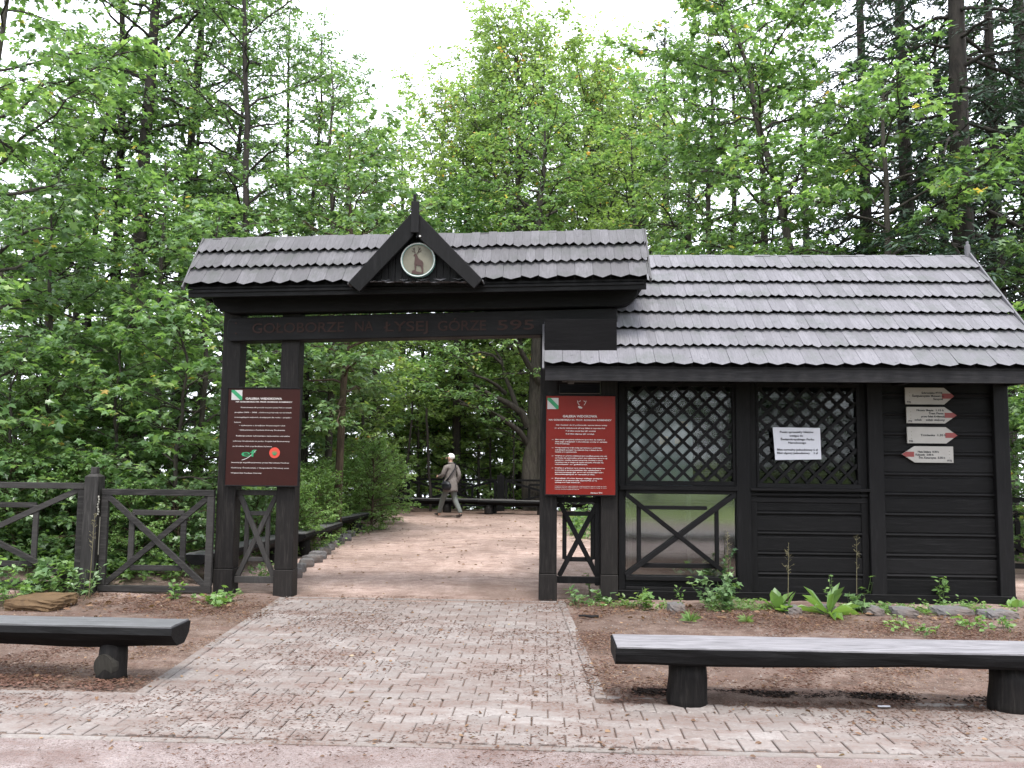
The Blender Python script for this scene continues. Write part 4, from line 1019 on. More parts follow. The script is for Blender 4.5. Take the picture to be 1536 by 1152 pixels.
def grow(seed, H, r0, lo=.3, R=2.4, nb=26, up=.5, leaf=.12, kind='maple', dens=1.0, lean=(0, 0), droop=.12, prof='round', mat='leaf_maple', bmat='bark_grey',
         wob=.05, sub=1.0, flat=.55, explicit=None, top=True, sides=8, fork=None, shoot_len=.45):
    rs = np.random.RandomState(seed)
    n = 14; t = np.linspace(0, 1, n)
    trunk = np.stack([lean[0]*t**1.3, lean[1]*t**1.3, H*t], 1)
    w = np.cumsum(rs.normal(0, wob, (n, 2)), 0); w -= w[0]; trunk[:, :2] += w*t[:, None]
    rad = r0*(1-t)**.75*.96+.012; rad[0] *= 1.25
    tubes = [(trunk, rad, sides)]
    def tp(u):
        x = u*(n-1); i = min(int(x), n-2); f = x-i; return trunk[i]*(1-f)+trunk[i+1]*f, rad[i]*(1-f)+rad[i+1]*f
    branches = []
    az = rs.uniform(0, 6)
    for i in range(nb):
        u = lo + (.985-lo)*((i+rs.uniform(0, .8))/nb); az += 2.4+rs.normal(0, .35)
        k = (u-lo)/(1-lo)
        if prof == 'round': L_ = R*(.55+.9*k)*(1-k**2.2)**.6 + .25
        elif prof == 'cone': L_ = R*(1-k)**.8+.2
        elif prof == 'broad': L_ = R*(1.05-.55*k)
        elif prof == 'up': L_ = R*(.75+.5*k)*(1-k**3)**.5+.3
        L_ *= rs.uniform(.65, 1.15)
        el = up*(.6+.8*k) + rs.normal(0, .15)
        p0, rr = tp(u); branches.append((p0, az, el, L_, min(rr*.5, .010+.014*L_), droop))
    if explicit:
        for pts, r in explicit:
            pts = np.array(pts, float); tubes.append((pts, np.linspace(r, r*.35, len(pts)), 7))
            for q in range(1, len(pts)):
                for m_ in range(1):
                    f = rs.uniform(); p0 = pts[q-1]*(1-f)+pts[q]*f; d = pts[q]-pts[q-1]
                    branches.append((p0, math.atan2(d[1], d[0])+rs.choice([-1, 1])*rs.uniform(.3, 1.2), rs.uniform(-.1, .6), rs.uniform(.9, 2.0), r*.3, droop))
    SP, SD, SL, SR = [], [], [], []
    for (p0, az_, el, L_, rb, dr) in branches:
        m = 7; q = np.linspace(0, 1, m); d = np.array([math.cos(az_)*math.cos(el), math.sin(az_)*math.cos(el), math.sin(el)])
        path = p0 + d*(L_*q)[:, None]; path[:, 2] -= dr*L_*q**2; side = np.array([-math.sin(az_), math.cos(az_), 0]); path += side*(rs.normal(0, .06)*L_*q**2)[:, None]
        path[1:-1] += rs.normal(0, .02*L_, (m-2, 3))
        tubes.append((path, np.linspace(rb, .006, m), 5))
        ns = max(3, int(L_*5.5*sub))
        for j in range(ns):
            u = .18+.82*(j+rs.uniform(0, 1))/ns; x = u*(m-1); i = min(int(x), m-2); f = x-i; p = path[i]*(1-f)+path[i+1]*f
            dd = path[min(i+1, m-1)]-path[max(i, 0)]; a2 = math.atan2(dd[1], dd[0]) + (1 if j % 2 else -1)*rs.uniform(.4, 1.15); sl = L_*rs.uniform(.22, .5)*(1.15-u*.75)
            e2 = math.atan2(dd[2], math.hypot(dd[0], dd[1]))*.6+rs.normal(.05, .22)
            d2 = np.array([math.cos(a2)*math.cos(e2), math.sin(a2)*math.cos(e2), math.sin(e2)])
            e = p + d2*sl + np.array([0, 0, -dr*sl*.4])
            SP.append(p); SD.append(e-p); SL.append(sl); SR.append(min(rb*.5, .011))
        SP.append(path[-2]); SD.append(path[-1]-path[-2]+d*.15); SL.append(L_/6+.15); SR.append(.006)
    if top:
        for _ in range(8):
            p0, _r = tp(rs.uniform(.9, 1.0)); a = rs.uniform(0, 6.28); d = np.array([math.cos(a)*.6, math.sin(a)*.6, .9])*rs.uniform(.3, .6); SP.append(p0); SD.append(d); SL.append(.45); SR.append(.006)
    SP = np.array(SP); SD = np.array(SD); SL = np.array(SL); SR = np.array(SR)
    # shoots off the side branches
    cnt = np.maximum(2, (SL*7*dens).astype(int)); idx = np.repeat(np.arange(len(SP)), cnt); k = len(idx)
    u = rs.uniform(.1, 1.0, k); base = SP[idx]+SD[idx]*u[:, None]
    dirv = nrm(SD[idx]); az2 = np.arctan2(dirv[:, 1], dirv[:, 0]) + rs.normal(0, .8, k); el2 = rs.normal(.05, .28, k)+up*.15
    sd = np.stack([np.cos(az2)*np.cos(el2), np.sin(az2)*np.cos(el2), np.sin(el2)], 1); sl = shoot_len*rs.uniform(.35, 1.0, k)
    tipS = base+sd*sl[:, None]
    segA = np.concatenate([SP, base]); segB = np.concatenate([SP+SD, tipS]); segR = np.concatenate([SR, np.full(k, .0035)])
    # leaves along shoots
    per = max(2, int(round(shoot_len/leaf*2.0))); lid = np.repeat(np.arange(k), per); m = len(lid)
    v = rs.uniform(.15, 1.05, m); P = base[lid]+sd[lid]*(sl[lid]*v)[:, None]
    ls = np.where(rs.uniform(size=m) < .5, 1, -1)
    a3 = az2[lid] + ls*rs.uniform(.3, 1.3, m); e3 = rs.normal(-.22, .32, m)
    D = np.stack([np.cos(a3)*np.cos(e3), np.sin(a3)*np.cos(e3), np.sin(e3)], 1)
    P = P + D*(leaf*.35*rs.uniform(.2, 1, m))[:, None] + rs.normal(0, leaf*.15, (m, 3))
    Nn = nrm(np.stack([rs.normal(0, flat, m), rs.normal(0, flat, m), np.ones(m)], 1))
    S = leaf*rs.uniform(.6, 1.2, m)
    # colour varies between branch clusters (species/age of shoots), not with shade
    cv = rs.normal(0, .10, len(SP)); var = np.clip(rs.beta(2.4, 2.6, m)+cv[idx][lid], 0, 1)
    crown = leaves_mesh('crown', P, D, Nn, S, kind, M[mat], rs, var)
    wood_ = wood_mesh('trunk', tubes, M[bmat], (segA, segB, segR))
    return wood_, crown, m
class Kind:
    def __init__(s, **kw): s.kw = kw; s.me = None; s.n = 0
    def get(s):
        if s.me is None: w, c, n = grow(**s.kw); s.me = (w, c); s.n = n
        return s.me
TOTAL = [0]
def plant_tree(kind, x, y, label, name='tree', cat='tree', group=None, sc_=1.0, rz=None, z=None, sz=None, parts=('trunk', 'crown')):
    w, c = kind.get(); T = empty(name, (x, y, (hgt(x, y) if z is None else z)-.03), random.uniform(0, 6.28) if rz is None else rz)
    T.scale = (sc_, sc_, sz or sc_); tag(T, label, cat, group)
    link(parts[0], w, T, True); link(parts[1], c, T, True); TOTAL[0] += kind.n; return T

K = dict(
 mapleA=Kind(seed=1, H=8.0, r0=.085, lo=.12, R=2.3, nb=30, up=.45, leaf=.125, dens=1.15, mat='leaf_maple', droop=.18),
 mapleB=Kind(seed=2, H=6.2, r0=.06, lo=.08, R=1.9, nb=26, up=.4, leaf=.13, dens=1.15, mat='leaf_cool', droop=.2),
 mapleC=Kind(seed=3, H=10.5, r0=.11, lo=.22, R=2.7, nb=36, up=.5, leaf=.12, dens=1.0, mat='leaf_maple', bmat='bark_dark'),
 lightlow=Kind(seed=17, H=6, r0=.06, lo=.12, R=2.2, nb=26, up=.5, leaf=.14, dens=.9, mat='leaf_light', droop=.15),
 sapling=Kind(seed=4, H=3.4, r0=.025, lo=.12, R=1.15, nb=20, up=.5, leaf=.115, dens=1.3, mat='leaf_maple', droop=.2),
 mapleD=Kind(seed=16, H=7.5, r0=.075, lo=.34, R=2.4, nb=30, up=.35, leaf=.12, dens=1.3, mat='leaf_cool', bmat='bark_brown', droop=.2),
 lean=Kind(seed=33, H=12.5, r0=.12, lo=.24, R=2.9, nb=38, up=.4, leaf=.125, dens=1.15, mat='leaf_maple', bmat='bark_grey', lean=(-1.7, 0), wob=.09),
 slim=Kind(seed=5, H=12.5, r0=.085, lo=.32, R=1.7, nb=30, up=.6, leaf=.085, kind='oval', dens=1.25, mat='leaf_cool', bmat='bark_dark', wob=.07),
 slim2=Kind(seed=6, H=12.0, r0=.10, lo=.25, R=2.0, nb=30, up=.75, leaf=.09, kind='oval', dens=1.25, mat='leaf_maple', bmat='bark_grey', wob=.07),
 tall=Kind(seed=7, H=17, r0=.17, lo=.30, R=3.0, nb=38, up=.45, leaf=.12, kind='oval', dens=0.95, mat='leaf_maple', bmat='bark_dark', wob=.06, sub=.8),
 horn=Kind(seed=8, H=16.5, r0=.20, lo=.24, R=3.8, nb=72, up=.95, leaf=.14, kind='oval', dens=0.78, mat='leaf_light', bmat='bark_grey', prof='up', droop=-.05, flat=.9, sub=.8, shoot_len=.55),
 beechy=Kind(seed=9, H=13, r0=.16, lo=.18, R=3.0, nb=44, up=.5, leaf=.15, kind='oval', dens=0.6, mat='leaf_light', bmat='bark_grey', flat=.6, sub=.8, shoot_len=.5),
 midg=Kind(seed=10, H=12, r0=.14, lo=.15, R=2.9, nb=42, up=.5, leaf=.14, kind='maple', dens=0.62, mat='leaf_maple', bmat='bark_grey', sub=.8, shoot_len=.5),
 darkb=Kind(seed=11, H=14, r0=.17, lo=.2, R=3.0, nb=42, up=.4, leaf=.15, kind='oval', dens=0.62, mat='leaf_dark', bmat='bark_dark', sub=.8, shoot_len=.5),
 spruce=Kind(seed=12, H=17, r0=.21, lo=.16, R=3.0, nb=80, up=-.05, leaf=.11, kind='need', dens=1.84, mat='needle', bmat='bark_dark', prof='cone', droop=.35, flat=.7, sub=.8, shoot_len=.30, wob=.02),
 shrub=Kind(seed=13, H=1.9, r0=.03, lo=.05, R=1.05, nb=30, up=.75, leaf=.075, kind='oval', dens=2.40, mat='leaf_weed', droop=.25, shoot_len=.32, bmat='bark_brown'),
 shrub2=Kind(seed=14, H=1.5, r0=.02, lo=.05, R=.95, nb=26, up=.7, leaf=.10, kind='maple', dens=1.76, mat='leaf_cool', droop=.25, shoot_len=.32, bmat='bark_brown'),
 dense=Kind(seed=15, H=2.3, r0=.03, lo=.02, R=1.0, nb=44, up=.65, leaf=.06, kind='oval', dens=3.20, mat='leaf_weed', droop=.3, shoot_len=.26, bmat='bark_brown'),
)
def px(x, Y): return X(x, 690, Y)
def T_(k, x_, Y, label, h=None, top=None, **kw):
    """plant so that the trunk foot stands under picture column x_ at depth Y; h = height wanted"""
    kd = K[k]; H = kd.kw['H']
    if top is not None: h = (681-top)/1240*Y+1.65-hgt(px(x_, Y), Y)
    s = (h/H) if h else 1.0
    return plant_tree(kd, px(x_, Y), Y, label, sc_=s, **kw)

# --- left wall of maples and saplings (nearest first)
T_('mapleA', -55, 10.9, 'maple with big leaves at the left edge behind the fence', 8.3, rz=.4)
T_('mapleB', 75, 12.1, 'bushy young maple behind the wide fence panel', 5.0, rz=1.0)
T_('sapling', 170, 11.2, 'small maple sapling behind the fence post', 3.0)
T_('sapling', 262, 11.0, 'maple sapling behind the fence panel nearest the gate', 3.3)
T_('mapleB', 300, 12.8, 'leafy young maple left of the gate, just behind the brown board', 5.2)
T_('mapleA', 235, 14.8, 'dense maple rising between the fence post and the gate', 6.6)
T_('mapleC', 60, 15.5, 'maple crown above the left fence panel', 7.6)
T_('mapleB', -30, 13.5, 'low maple by the left picture edge', 5.6)
T_('sapling', 20, 10.6, 'low maple sapling close behind the left fence panel', 2.6)
T_('tall', 192, 17.0, 'tall dark trunked tree left of the gate, taller than its neighbours', 17.5, rz=2.0)
T_('tall', 160, 18.2, 'second tall dark trunk standing close beside the tallest one', 15.0, rz=4.2)
T_('tall', 262, 19.5, 'tall tree with open crown between the dark trunks and the slim straight tree', 15.5, rz=1.1)
T_('mapleC', 118, 17.5, 'broad maple crown behind the fence post', 9.5, rz=2.2)
T_('slim', 356, 15.6, 'slim straight tree rising behind the left end of the gate roof', 13.0, rz=.8)
T_('slim', 335, 18.5, 'thin tree with sparse leaves left of the slim straight one', 12.0, rz=3.3)
T_('slim2', 492, 19.0, 'slender tree with ascending branches behind the gate roof', 11.0, rz=2.2)
T_('slim2', 98, 20.5, 'slender pale crowned tree far behind the left fence', 11.5, rz=.3)
T_('slim', 268, 20.0, 'thin tree between the tall dark trunks and the gate', 12.5, rz=5.0)
T_('slim', 425, 21.5, 'thin tree behind the left half of the gate roof', 13.5, rz=1.3)
T_('midg', 330, 24.0, 'mid height maple behind the left end of the gate roof', 9.0)
T_('beechy', 560, 25.5, 'light green rounded tree behind the gable', top=185)
T_('midg', 505, 27.0, 'maple with rounded top left of the gable', top=150)
# --- seen through the gate
T_('mapleD', 508, 15.8, 'maple with bare slender trunk on the left bank behind the gate opening', 7.6, rz=2.6)
T_('dense', 560, 17.6, 'dense round shrub at the end of the bank benches', 1.75, name='shrub', cat='shrub')
T_('dense', 575, 19.3, 'dense shrub where the bank meets the far fence', 1.6, name='shrub', cat='shrub')
T_('shrub', 465, 14.6, 'light green leafy shrub on the bank above the benches', 1.15, name='shrub', cat='shrub')
T_('shrub', 492, 16.6, 'pale green shrub around the foot of the slender maple', 1.2, name='shrub', cat='shrub')
T_('shrub', 425, 13.8, 'pale green shrub seen between the left gate posts', 1.1, name='shrub', cat='shrub')
T_('shrub', 452, 13.4, 'light green weedy shrub right behind the nearest bank bench', 1.0, name='shrub', cat='shrub')
T_('shrub', 512, 17.2, 'light green weedy shrub beside the farthest bank bench', 1.25, name='shrub', cat='shrub')
T_('shrub', 478, 15.4, 'light green weedy shrub in the middle of the bank', 1.1, name='shrub', cat='shrub')
T_('lightlow', 455, 19.5, 'light green young maple deep on the bank behind the gate opening', 5.0)
T_('lightlow', 540, 21.5, 'light green young maple at the corner of bank and far fence', 4.6)
T_('mapleB', 495, 22.5, 'young maple behind the slender trunked one on the bank', 5.6)
# --- shrubs behind the left fence
for i, (x_, Y, k, h) in enumerate(((30, 10.3, 'shrub2', 1.1), (95, 10.7, 'shrub', 1.2), (150, 10.5, 'shrub2', 1.15), (215, 10.3, 'shrub', .9), (285, 10.6, 'shrub2', .95), (250, 12.2, 'shrub', 1.5), (190, 12.6, 'dense', 1.9), (110, 13.0, 'dense', 2.3), (330, 11.6, 'shrub2', 1.0), (-20, 10.2, 'shrub', 1.3), (385, 12.6, 'shrub2', .9), (45, 11.8, 'dense', 2.0))):
    T_(k, x_, Y, 'leafy green shrub in the undergrowth behind the left fence', h, name='shrub', cat='shrub', group='shrubs behind the left fence')
# --- centre and right beyond the clearing
T_('horn', 782, 28.0, 'broad light green tree with upswept branches rising highest over the gate roof', top=32, rz=1.2)
T_('horn', 688, 31.0, 'yellow green tree with upswept branches left of the highest one', top=125, rz=3.8)
T_('horn', 880, 31.0, 'light green tree right of the highest one over the gate roof', top=90, rz=5.0)
T_('spruce', 655, 36.0, 'dark spruce behind the yellow green tree', top=112)
T_('spruce', 1003, 33.0, 'dark spruce peaking between the gate roof and the right hand wood', top=5)
T_('beechy', 955, 26.0, 'light leaved tree above the right end of the gate roof', top=190)
T_('midg', 1040, 24.0, 'green tree behind the hut roof at its left end', top=80)
T_('beechy', 760, 33.0, 'light green tree low behind the right half of the gate roof', top=260)
T_('midg', 850, 34.0, 'green maple low behind the right part of the gate roof', top=230)
T_('horn', 948, 35.0, 'pale green tree filling the gap right of the highest one', top=150, rz=2.4)
T_('beechy', 598, 30.0, 'pale rounded tree in the low part of the skyline left of the yellow green one', top=195)
T_('slim', 458, 20.5, 'thin leafy tree at the left edge of the open sky', top=30, rz=2.9)
for i, (x_, Y) in enumerate(((595, 26.5), (665, 27.2), (718, 26.2), (765, 26.8), (630, 25.8))):
    T_('lightlow', x_, Y, 'light green leafy maple right behind the far fence', top=545+25*(i % 2), group='light maples right behind the far fence')
# --- right hand wood behind the hut
T_('lean', 1250, 16.5, 'maple leaning over the hut roof with a curved pale trunk', 12.5, rz=0.0)
T_('midg', 1150, 19.0, 'leafy maple behind the middle of the hut roof', 12.0)
T_('mapleA', 1330, 14.2, 'bright green maple in front of the dark spruces', 8.6)
T_('slim2', 1068, 21.0, 'thin trunked tree right of the gate roof', 13.0)
T_('slim2', 1098, 23.0, 'second thin trunked tree right of the gate roof', 14.5)
T_('spruce', 1457, 15.2, 'big dark spruce trunk rising behind the right end of the hut', 19.0, rz=.5)
T_('spruce', 1372, 18.5, 'second dark spruce left of the biggest trunk', 17.5, rz=2.5)
T_('spruce', 1308, 21.0, 'dark spruce behind the bright maple over the hut roof', 18.0, rz=1.7)
T_('spruce', 1508, 16.8, 'dark drooping spruce right beside the biggest trunk', 15.0, rz=5.2)
T_('spruce', 1560, 18.0, 'dark spruce at the right picture edge', 18.0, rz=4.0)
T_('mapleB', 1590, 13.6, 'maple with bright branches right of the biggest spruce', 6.3, rz=3.0)
T_('darkb', 1420, 25.0, 'dark green tree between the two spruces', 15.0)
T_('darkb', 1560, 24.0, 'dark green tree far at the right edge', 14.0)
T_('mapleB', 1545, 12.9, 'young maple seen through the gap right of the hut', 3.6)
T_('sapling', 1600, 11.4, 'maple sapling at the right picture edge beside the hut', 2.8)
T_('spruce', 1215, 30.0, 'dark spruce behind the tall maple over the hut roof', 19.0)
# --- belt of trees further down the slope
belt = 'trees on the slope beyond the far fence'
rsb = random.Random(44)
kinds = ['midg', 'beechy', 'beechy', 'midg', 'beechy']
LB = {'midg': 'green maple standing on the slope beyond the far fence', 'beechy': 'light green tree standing on the slope beyond the far fence', 'darkb': 'dark green tree standing on the slope beyond the far fence'}
for i, x_ in enumerate(range(440, 880, 60)):
    k = kinds[i % 5]; Y = 29+3.2*(i % 3)+rsb.uniform(-1, 1)
    T_(k, x_+rsb.uniform(-10, 10), Y, LB[k], top=rsb.uniform(300, 430), group=belt+' '+k.replace('midg', 'maple').replace('beechy', 'light').replace('darkb', 'dark'))
for i, x_ in enumerate(range(-120, 430, 95)):
    k = ['midg', 'darkb'][i % 2]
    T_(k, x_, 27+3*(i % 3), {'midg': 'green maple deep in the left wood', 'darkb': 'dark green tree deep in the left wood'}[k], rsb.uniform(7, 9.5), group='deep wood at the left '+('maples' if k == 'midg' else 'dark trees'))
for i, (x_, Y) in enumerate(((130, 17), (20, 18.5), (290, 17.5), (390, 18), (210, 21), (100, 24), (450, 21), (-60, 19), (330, 21), (540, 22.5), (0, 26), (180, 27), (270, 24.5))):
    T_('mapleB', x_, Y, 'low leafy maple in the understory of the left wood', 4.2+1.6*(i % 3), group='low maples in the left understory')
for i, (x_, Y) in enumerate(((600, 27), (640, 29), (700, 27.5), (745, 29), (790, 28), (560, 28.5), (850, 28), (520, 26.5))):
    T_('lightlow', x_, Y, 'low leafy maple just past the far fence', top=640-28*(i % 3), group='low maples past the far fence')
for i, x_ in enumerate(range(1080, 1640, 110)):
    T_('darkb', x_, 33+2*(i % 2), 'dark tree deep in the right wood', rsb.uniform(12, 16), group='deep wood at the right')
# --- the wood across the road, behind the viewer (mirrored in the hut panes)
for i, (x_, y_) in enumerate(((-9, -11), (-5.5, -12.5), (-2, -13), (1, -12), (4, -13), (7, -12), (10, -13.5), (13, -11), (-13, -12), (3, -17), (8, -17), (-3, -17), (16, -14), (-8, -16))):
    k = ['mapleC', 'darkb', 'midg'][i % 3]
    plant_tree(K[k], x_, y_, 'tree of the wood across the path behind the viewer', group='wood behind the viewer', z=0, sc_=.9)
for i in range(9):
    plant_tree(K['mapleA'] if i % 2 else K['mapleB'], -12+i*3.2, -10+.9*math.sin(i*2.1), 'low maple at the edge of the wood behind the viewer', group='low maples behind the viewer', z=0)

# --- special trees: twin trunked beech with arching limbs, straight spruce trunk, thin stems
def beech():
    Y = 24.6
    def p(x_, y_, dY=0): v = at(x_, y_, Y+dY); return (v.x-bx, v.y-Y, v.z-bz)
    bx, bz = px(797, Y), -.05
    ex = [([p(795, 670), p(780, 648, -.2), p(757, 630, -.5), p(735, 618, -.9), p(708, 610, -1.3), p(690, 606, -1.6)], .10),
          ([p(792, 640), p(782, 618, -.1), p(760, 604, -.3), p(735, 592, -.6), p(712, 578, -.9)], .13),
          ([p(775, 612), p(768, 590), p(758, 566, .2), p(752, 540, .3), p(740, 520, .3)], .085),
          ([p(758, 590), p(745, 578, -.3), p(728, 568, -.6), p(708, 562, -1.0)], .07),
          ([p(812, 580), p(800, 560, -.3), p(786, 535, -.6), p(775, 512, -.8), p(760, 490, -1)], .12),
          ([p(752, 545), p(738, 532), p(720, 528, -.3), p(700, 533, -.5)], .05)]
    w, c, n = grow(seed=31, H=12, r0=.22, lo=.50, R=3.2, nb=30, up=.5, leaf=.13, kind='oval', dens=.8, mat='leaf_maple', bmat='bark_grey', explicit=ex, sub=.8, wob=.05, shoot_len=.5, sides=12, lean=(.5, 0))
    T = empty('beech_tree', (bx, Y, bz)); tag(T, 'old beech with twin grey trunks and arching limbs at the right of the clearing', 'tree')
    link('trunk', w, T, True); link('crown', c, T, True)
    tb = []
    pth = np.array([p(815, 752), p(816, 700), p(814, 650), p(812, 600), p(818, 540)]); tb.append((pth, np.array([.30, .22, .20, .18, .14]), 10))
    pth = np.array([p(797, 752), p(792, 720), p(793, 690), p(800, 655), p(806, 620)]); tb.append((pth, np.array([.30, .21, .19, .17, .12]), 10))
    link('second_trunk', wood_mesh('second_trunk', tb, M['bark_grey']), T, True)
beech()
def bare(x0, y0, x1, y1, Y, w0, w1, name, label, top=None, kink=None, mat='bark_dark', stubs=6, seed=1):
    a, b = at(x0, y0, Y), at(x1, y1, Y); r0, r1 = w0/2/1240*Y, w1/2/1240*Y
    rs = np.random.RandomState(seed); n = 10; t = np.linspace(0, 1, n)
    base = Vector((a.x, a.y, hgt(a.x, a.y)))
    P0 = np.array([0, 0, -.05]); P1 = np.array([b.x-a.x, 0, b.z-base.z])
    path = P0+(P1-P0)*t[:, None]; path[1:-1, :2] += rs.normal(0, r0*.25, (n-2, 2))
    tb = [(path, np.linspace(r0, r1, n), 9)]
    A = []; B = []; R_ = []
    for i in range(stubs):
        u = rs.uniform(.25, .98); p = P0+(P1-P0)*u; az = rs.uniform(0, 6.28); L_ = rs.uniform(.3, 1.1)*min(1, P1[2]/6)
        A.append(p); B.append(p+np.array([math.cos(az)*L_, math.sin(az)*L_, rs.uniform(-.25, .2)*L_])); R_.append(max(.008, r0*.1))
    T = empty(name, base); tag(T, label, 'tree')
    link('trunk', wood_mesh('trunk', tb, M[mat], (np.array(A), np.array(B), np.array(R_))), T, True)
    return T, P1, rs
def small_crown(T, c, R, n, leaf, kind, mat, seed, zs=.7):
    rs = np.random.RandomState(seed); P = rs.normal(0, 1, (n, 3)); P = nrm(P)*(rs.uniform(0, 1, (n, 1))**.45)*np.array([[R, R, R*zs]]) + np.array(c)
    k = 26; cc = rs.normal(0, 1, (k, 3)); cc = nrm(cc)*np.array([[R, R, R*zs]])*.75+np.array(c); d = np.min(np.linalg.norm(P[:, None, :]-cc[None], axis=2), axis=1); P = P[d < R*.5]
    m = len(P); D = nrm(np.stack([rs.normal(0, 1, m), rs.normal(0, 1, m), rs.normal(-.2, .4, m)], 1)); Nn = nrm(np.stack([rs.normal(0, .5, m), rs.normal(0, .5, m), np.ones(m)], 1))
    link('crown', leaves_mesh('crown', P, D, Nn, leaf*rs.uniform(.6, 1.2, m), kind, M[mat], rs), T, True)
T, P1, _ = bare(686, 752, 686, 440, 25.6, 14, 11, 'spruce_tree', 'straight bare spruce trunk behind the walking man', stubs=16, seed=4)
small_crown(T, (0, 0, P1[2]+1.2), 2.2, 5200, .15, 'oval', 'leaf_dark', 3, 1.1)
T, P1, _ = bare(646, 752, 640, 612, 23.7, 4.5, 3.5, 'dead_stem', 'thin bare stem left of the walking man, standing at the far fence', stubs=3, seed=5)
T, P1, _ = bare(606, 745, 622, 560, 23.9, 4, 2.5, 'young_tree', 'thin leaning young stem with few leaves above the far fence post', stubs=6, seed=6)
small_crown(T, tuple(P1), .9, 700, .12, 'maple', 'leaf_maple', 8)
T, P1, _ = bare(770, 752, 771, 640, 24.6, 2.6, 2, 'dead_stem', 'thinnest stem at the far fence left of the beech', stubs=3, seed=7)
T, P1, _ = bare(737, 740, 735, 560, 26.0, 3.5, 2.5, 'young_tree', 'thin upright young tree between the spruce trunk and the beech', stubs=8, seed=9)
small_crown(T, tuple(P1), 1.3, 1300, .13, 'maple', 'leaf_light', 9)
# the broken limb hooked on the tall left tree
def broken():
    Y = 16.6; q = [(192, 195), (172, 190), (150, 192), (136, 208), (118, 228), (100, 246), (92, 262)]
    P = np.array([tuple(at(a, b, Y)) for a, b in q]); o = P[0].copy()
    T = empty('broken_limb', tuple(o)); tag(T, 'broken dark limb hanging off the tall trunk at upper left', 'branch')
    P -= o; link('limb', wood_mesh('limb', [(P, np.array([.08, .085, .08, .07, .055, .04, .02]), 7),
      (np.array([tuple(at(a, b, Y)) for a, b in [(172, 190), (160, 165), (150, 150), (135, 138)]])-o, np.array([.05, .04, .025, .012]), 6),
      (np.array([tuple(at(a, b, Y)) for a, b in [(160, 192), (154, 210), (150, 240)]])-o, np.array([.03, .02, .01]), 5)], M['bark_dark']), T, True)
broken()

# ================================================================== UNDERGROWTH (stuff)
def scatter_plants(name, label, region, n, hmin, hmax, leaf, kind, mat, seed, per=9, cat='undergrowth', spread=.18):
    rs = np.random.RandomState(seed); pts = []
    while len(pts) < n:
        x = rs.uniform(region[0], region[1]); y = rs.uniform(region[2], region[3])
        if region[4](x, y): pts.append((x, y, hgt(x, y), rs.uniform(hmin, hmax)))
    pts = np.array(pts); 
    h = pts[:, 3]*(.6+.4*np.sin(pts[:, 0]*2.3+pts[:, 1]*1.7)); h = np.maximum(h, hmin)
    ln = rs.normal(0, .2, (n, 2))*h[:, None]
    A = pts[:, :3]; B = A+np.stack([ln[:, 0], ln[:, 1], h], 1)
    idx = np.repeat(np.arange(n), per); m = len(idx); u = rs.uniform(.25, 1.0, m)
    az = rs.uniform(0, 6.28, m); el = rs.normal(.05, .35, m); D = np.stack([np.cos(az)*np.cos(el), np.sin(az)*np.cos(el), np.sin(el)], 1)
    P = A[idx]+(B-A)[idx]*u[:, None]+D*(spread*rs.uniform(0, 1, m)*h[idx]**.5)[:, None]
    Nn = nrm(np.stack([rs.normal(0, .5, m), rs.normal(0, .5, m), np.ones(m)], 1)); S = leaf*rs.uniform(.5, 1.2, m)
    me = leaves_mesh(name, P, D, Nn, S, kind, M[mat], rs)
    o = link(name, me); tag(o, label, cat, kind='stuff')
    return (A, B)
scatter_plants('weed_cover', 'tiny weeds and grass along the foot of the hut', (.5, 5.6, 9.12, 9.52, lambda x, y: math.sin(x*5+y*3)+math.sin(x*2.1) > -.3), 150, .03, .12, .045, 'oval', 'leaf_weed', 5, 7, spread=.12)
scatter_plants('grass_cover', 'short grass blades along the foot of the hut', (.5, 5.6, 9.05, 9.5, lambda x, y: math.sin(x*3.3+1)+math.sin(x*7) > .2), 280, .03, .08, .075, 'blade', 'leaf_weed', 6, 5, spread=.08)
lb = lambda x, y: x < -4.45 + max(0, min(1, (y-10)/9))*.55
scatter_plants('ground_cover', 'green leafy weeds covering the left bank behind the fence and benches', (-12, -3.6, 9.75, 21, lambda x, y: lb(x, y)), 5200, .12, .75, .085, 'oval', 'leaf_weed', 1)
scatter_plants('bramble_cover', 'larger leaved seedlings under the bushes behind the left fence', (-12, -4.6, 9.7, 15, lambda x, y: lb(x, y)), 1800, .15, .7, .11, 'maple', 'leaf_cool', 2, 7)
scatter_plants('slope_cover', 'low green growth on the slope past the far fence', (-12, 8, 25.0, 32, lambda x, y: True), 1500, .2, .8, .14, 'oval', 'leaf_maple', 3, 8)
scatter_plants('forest_floor_cover', 'low green growth under the wood right of and behind the hut', (.5, 14, 12.6, 20, lambda x, y: x > 3 or y > 16), 2600, .2, .9, .11, 'maple', 'leaf_maple', 4, 8)

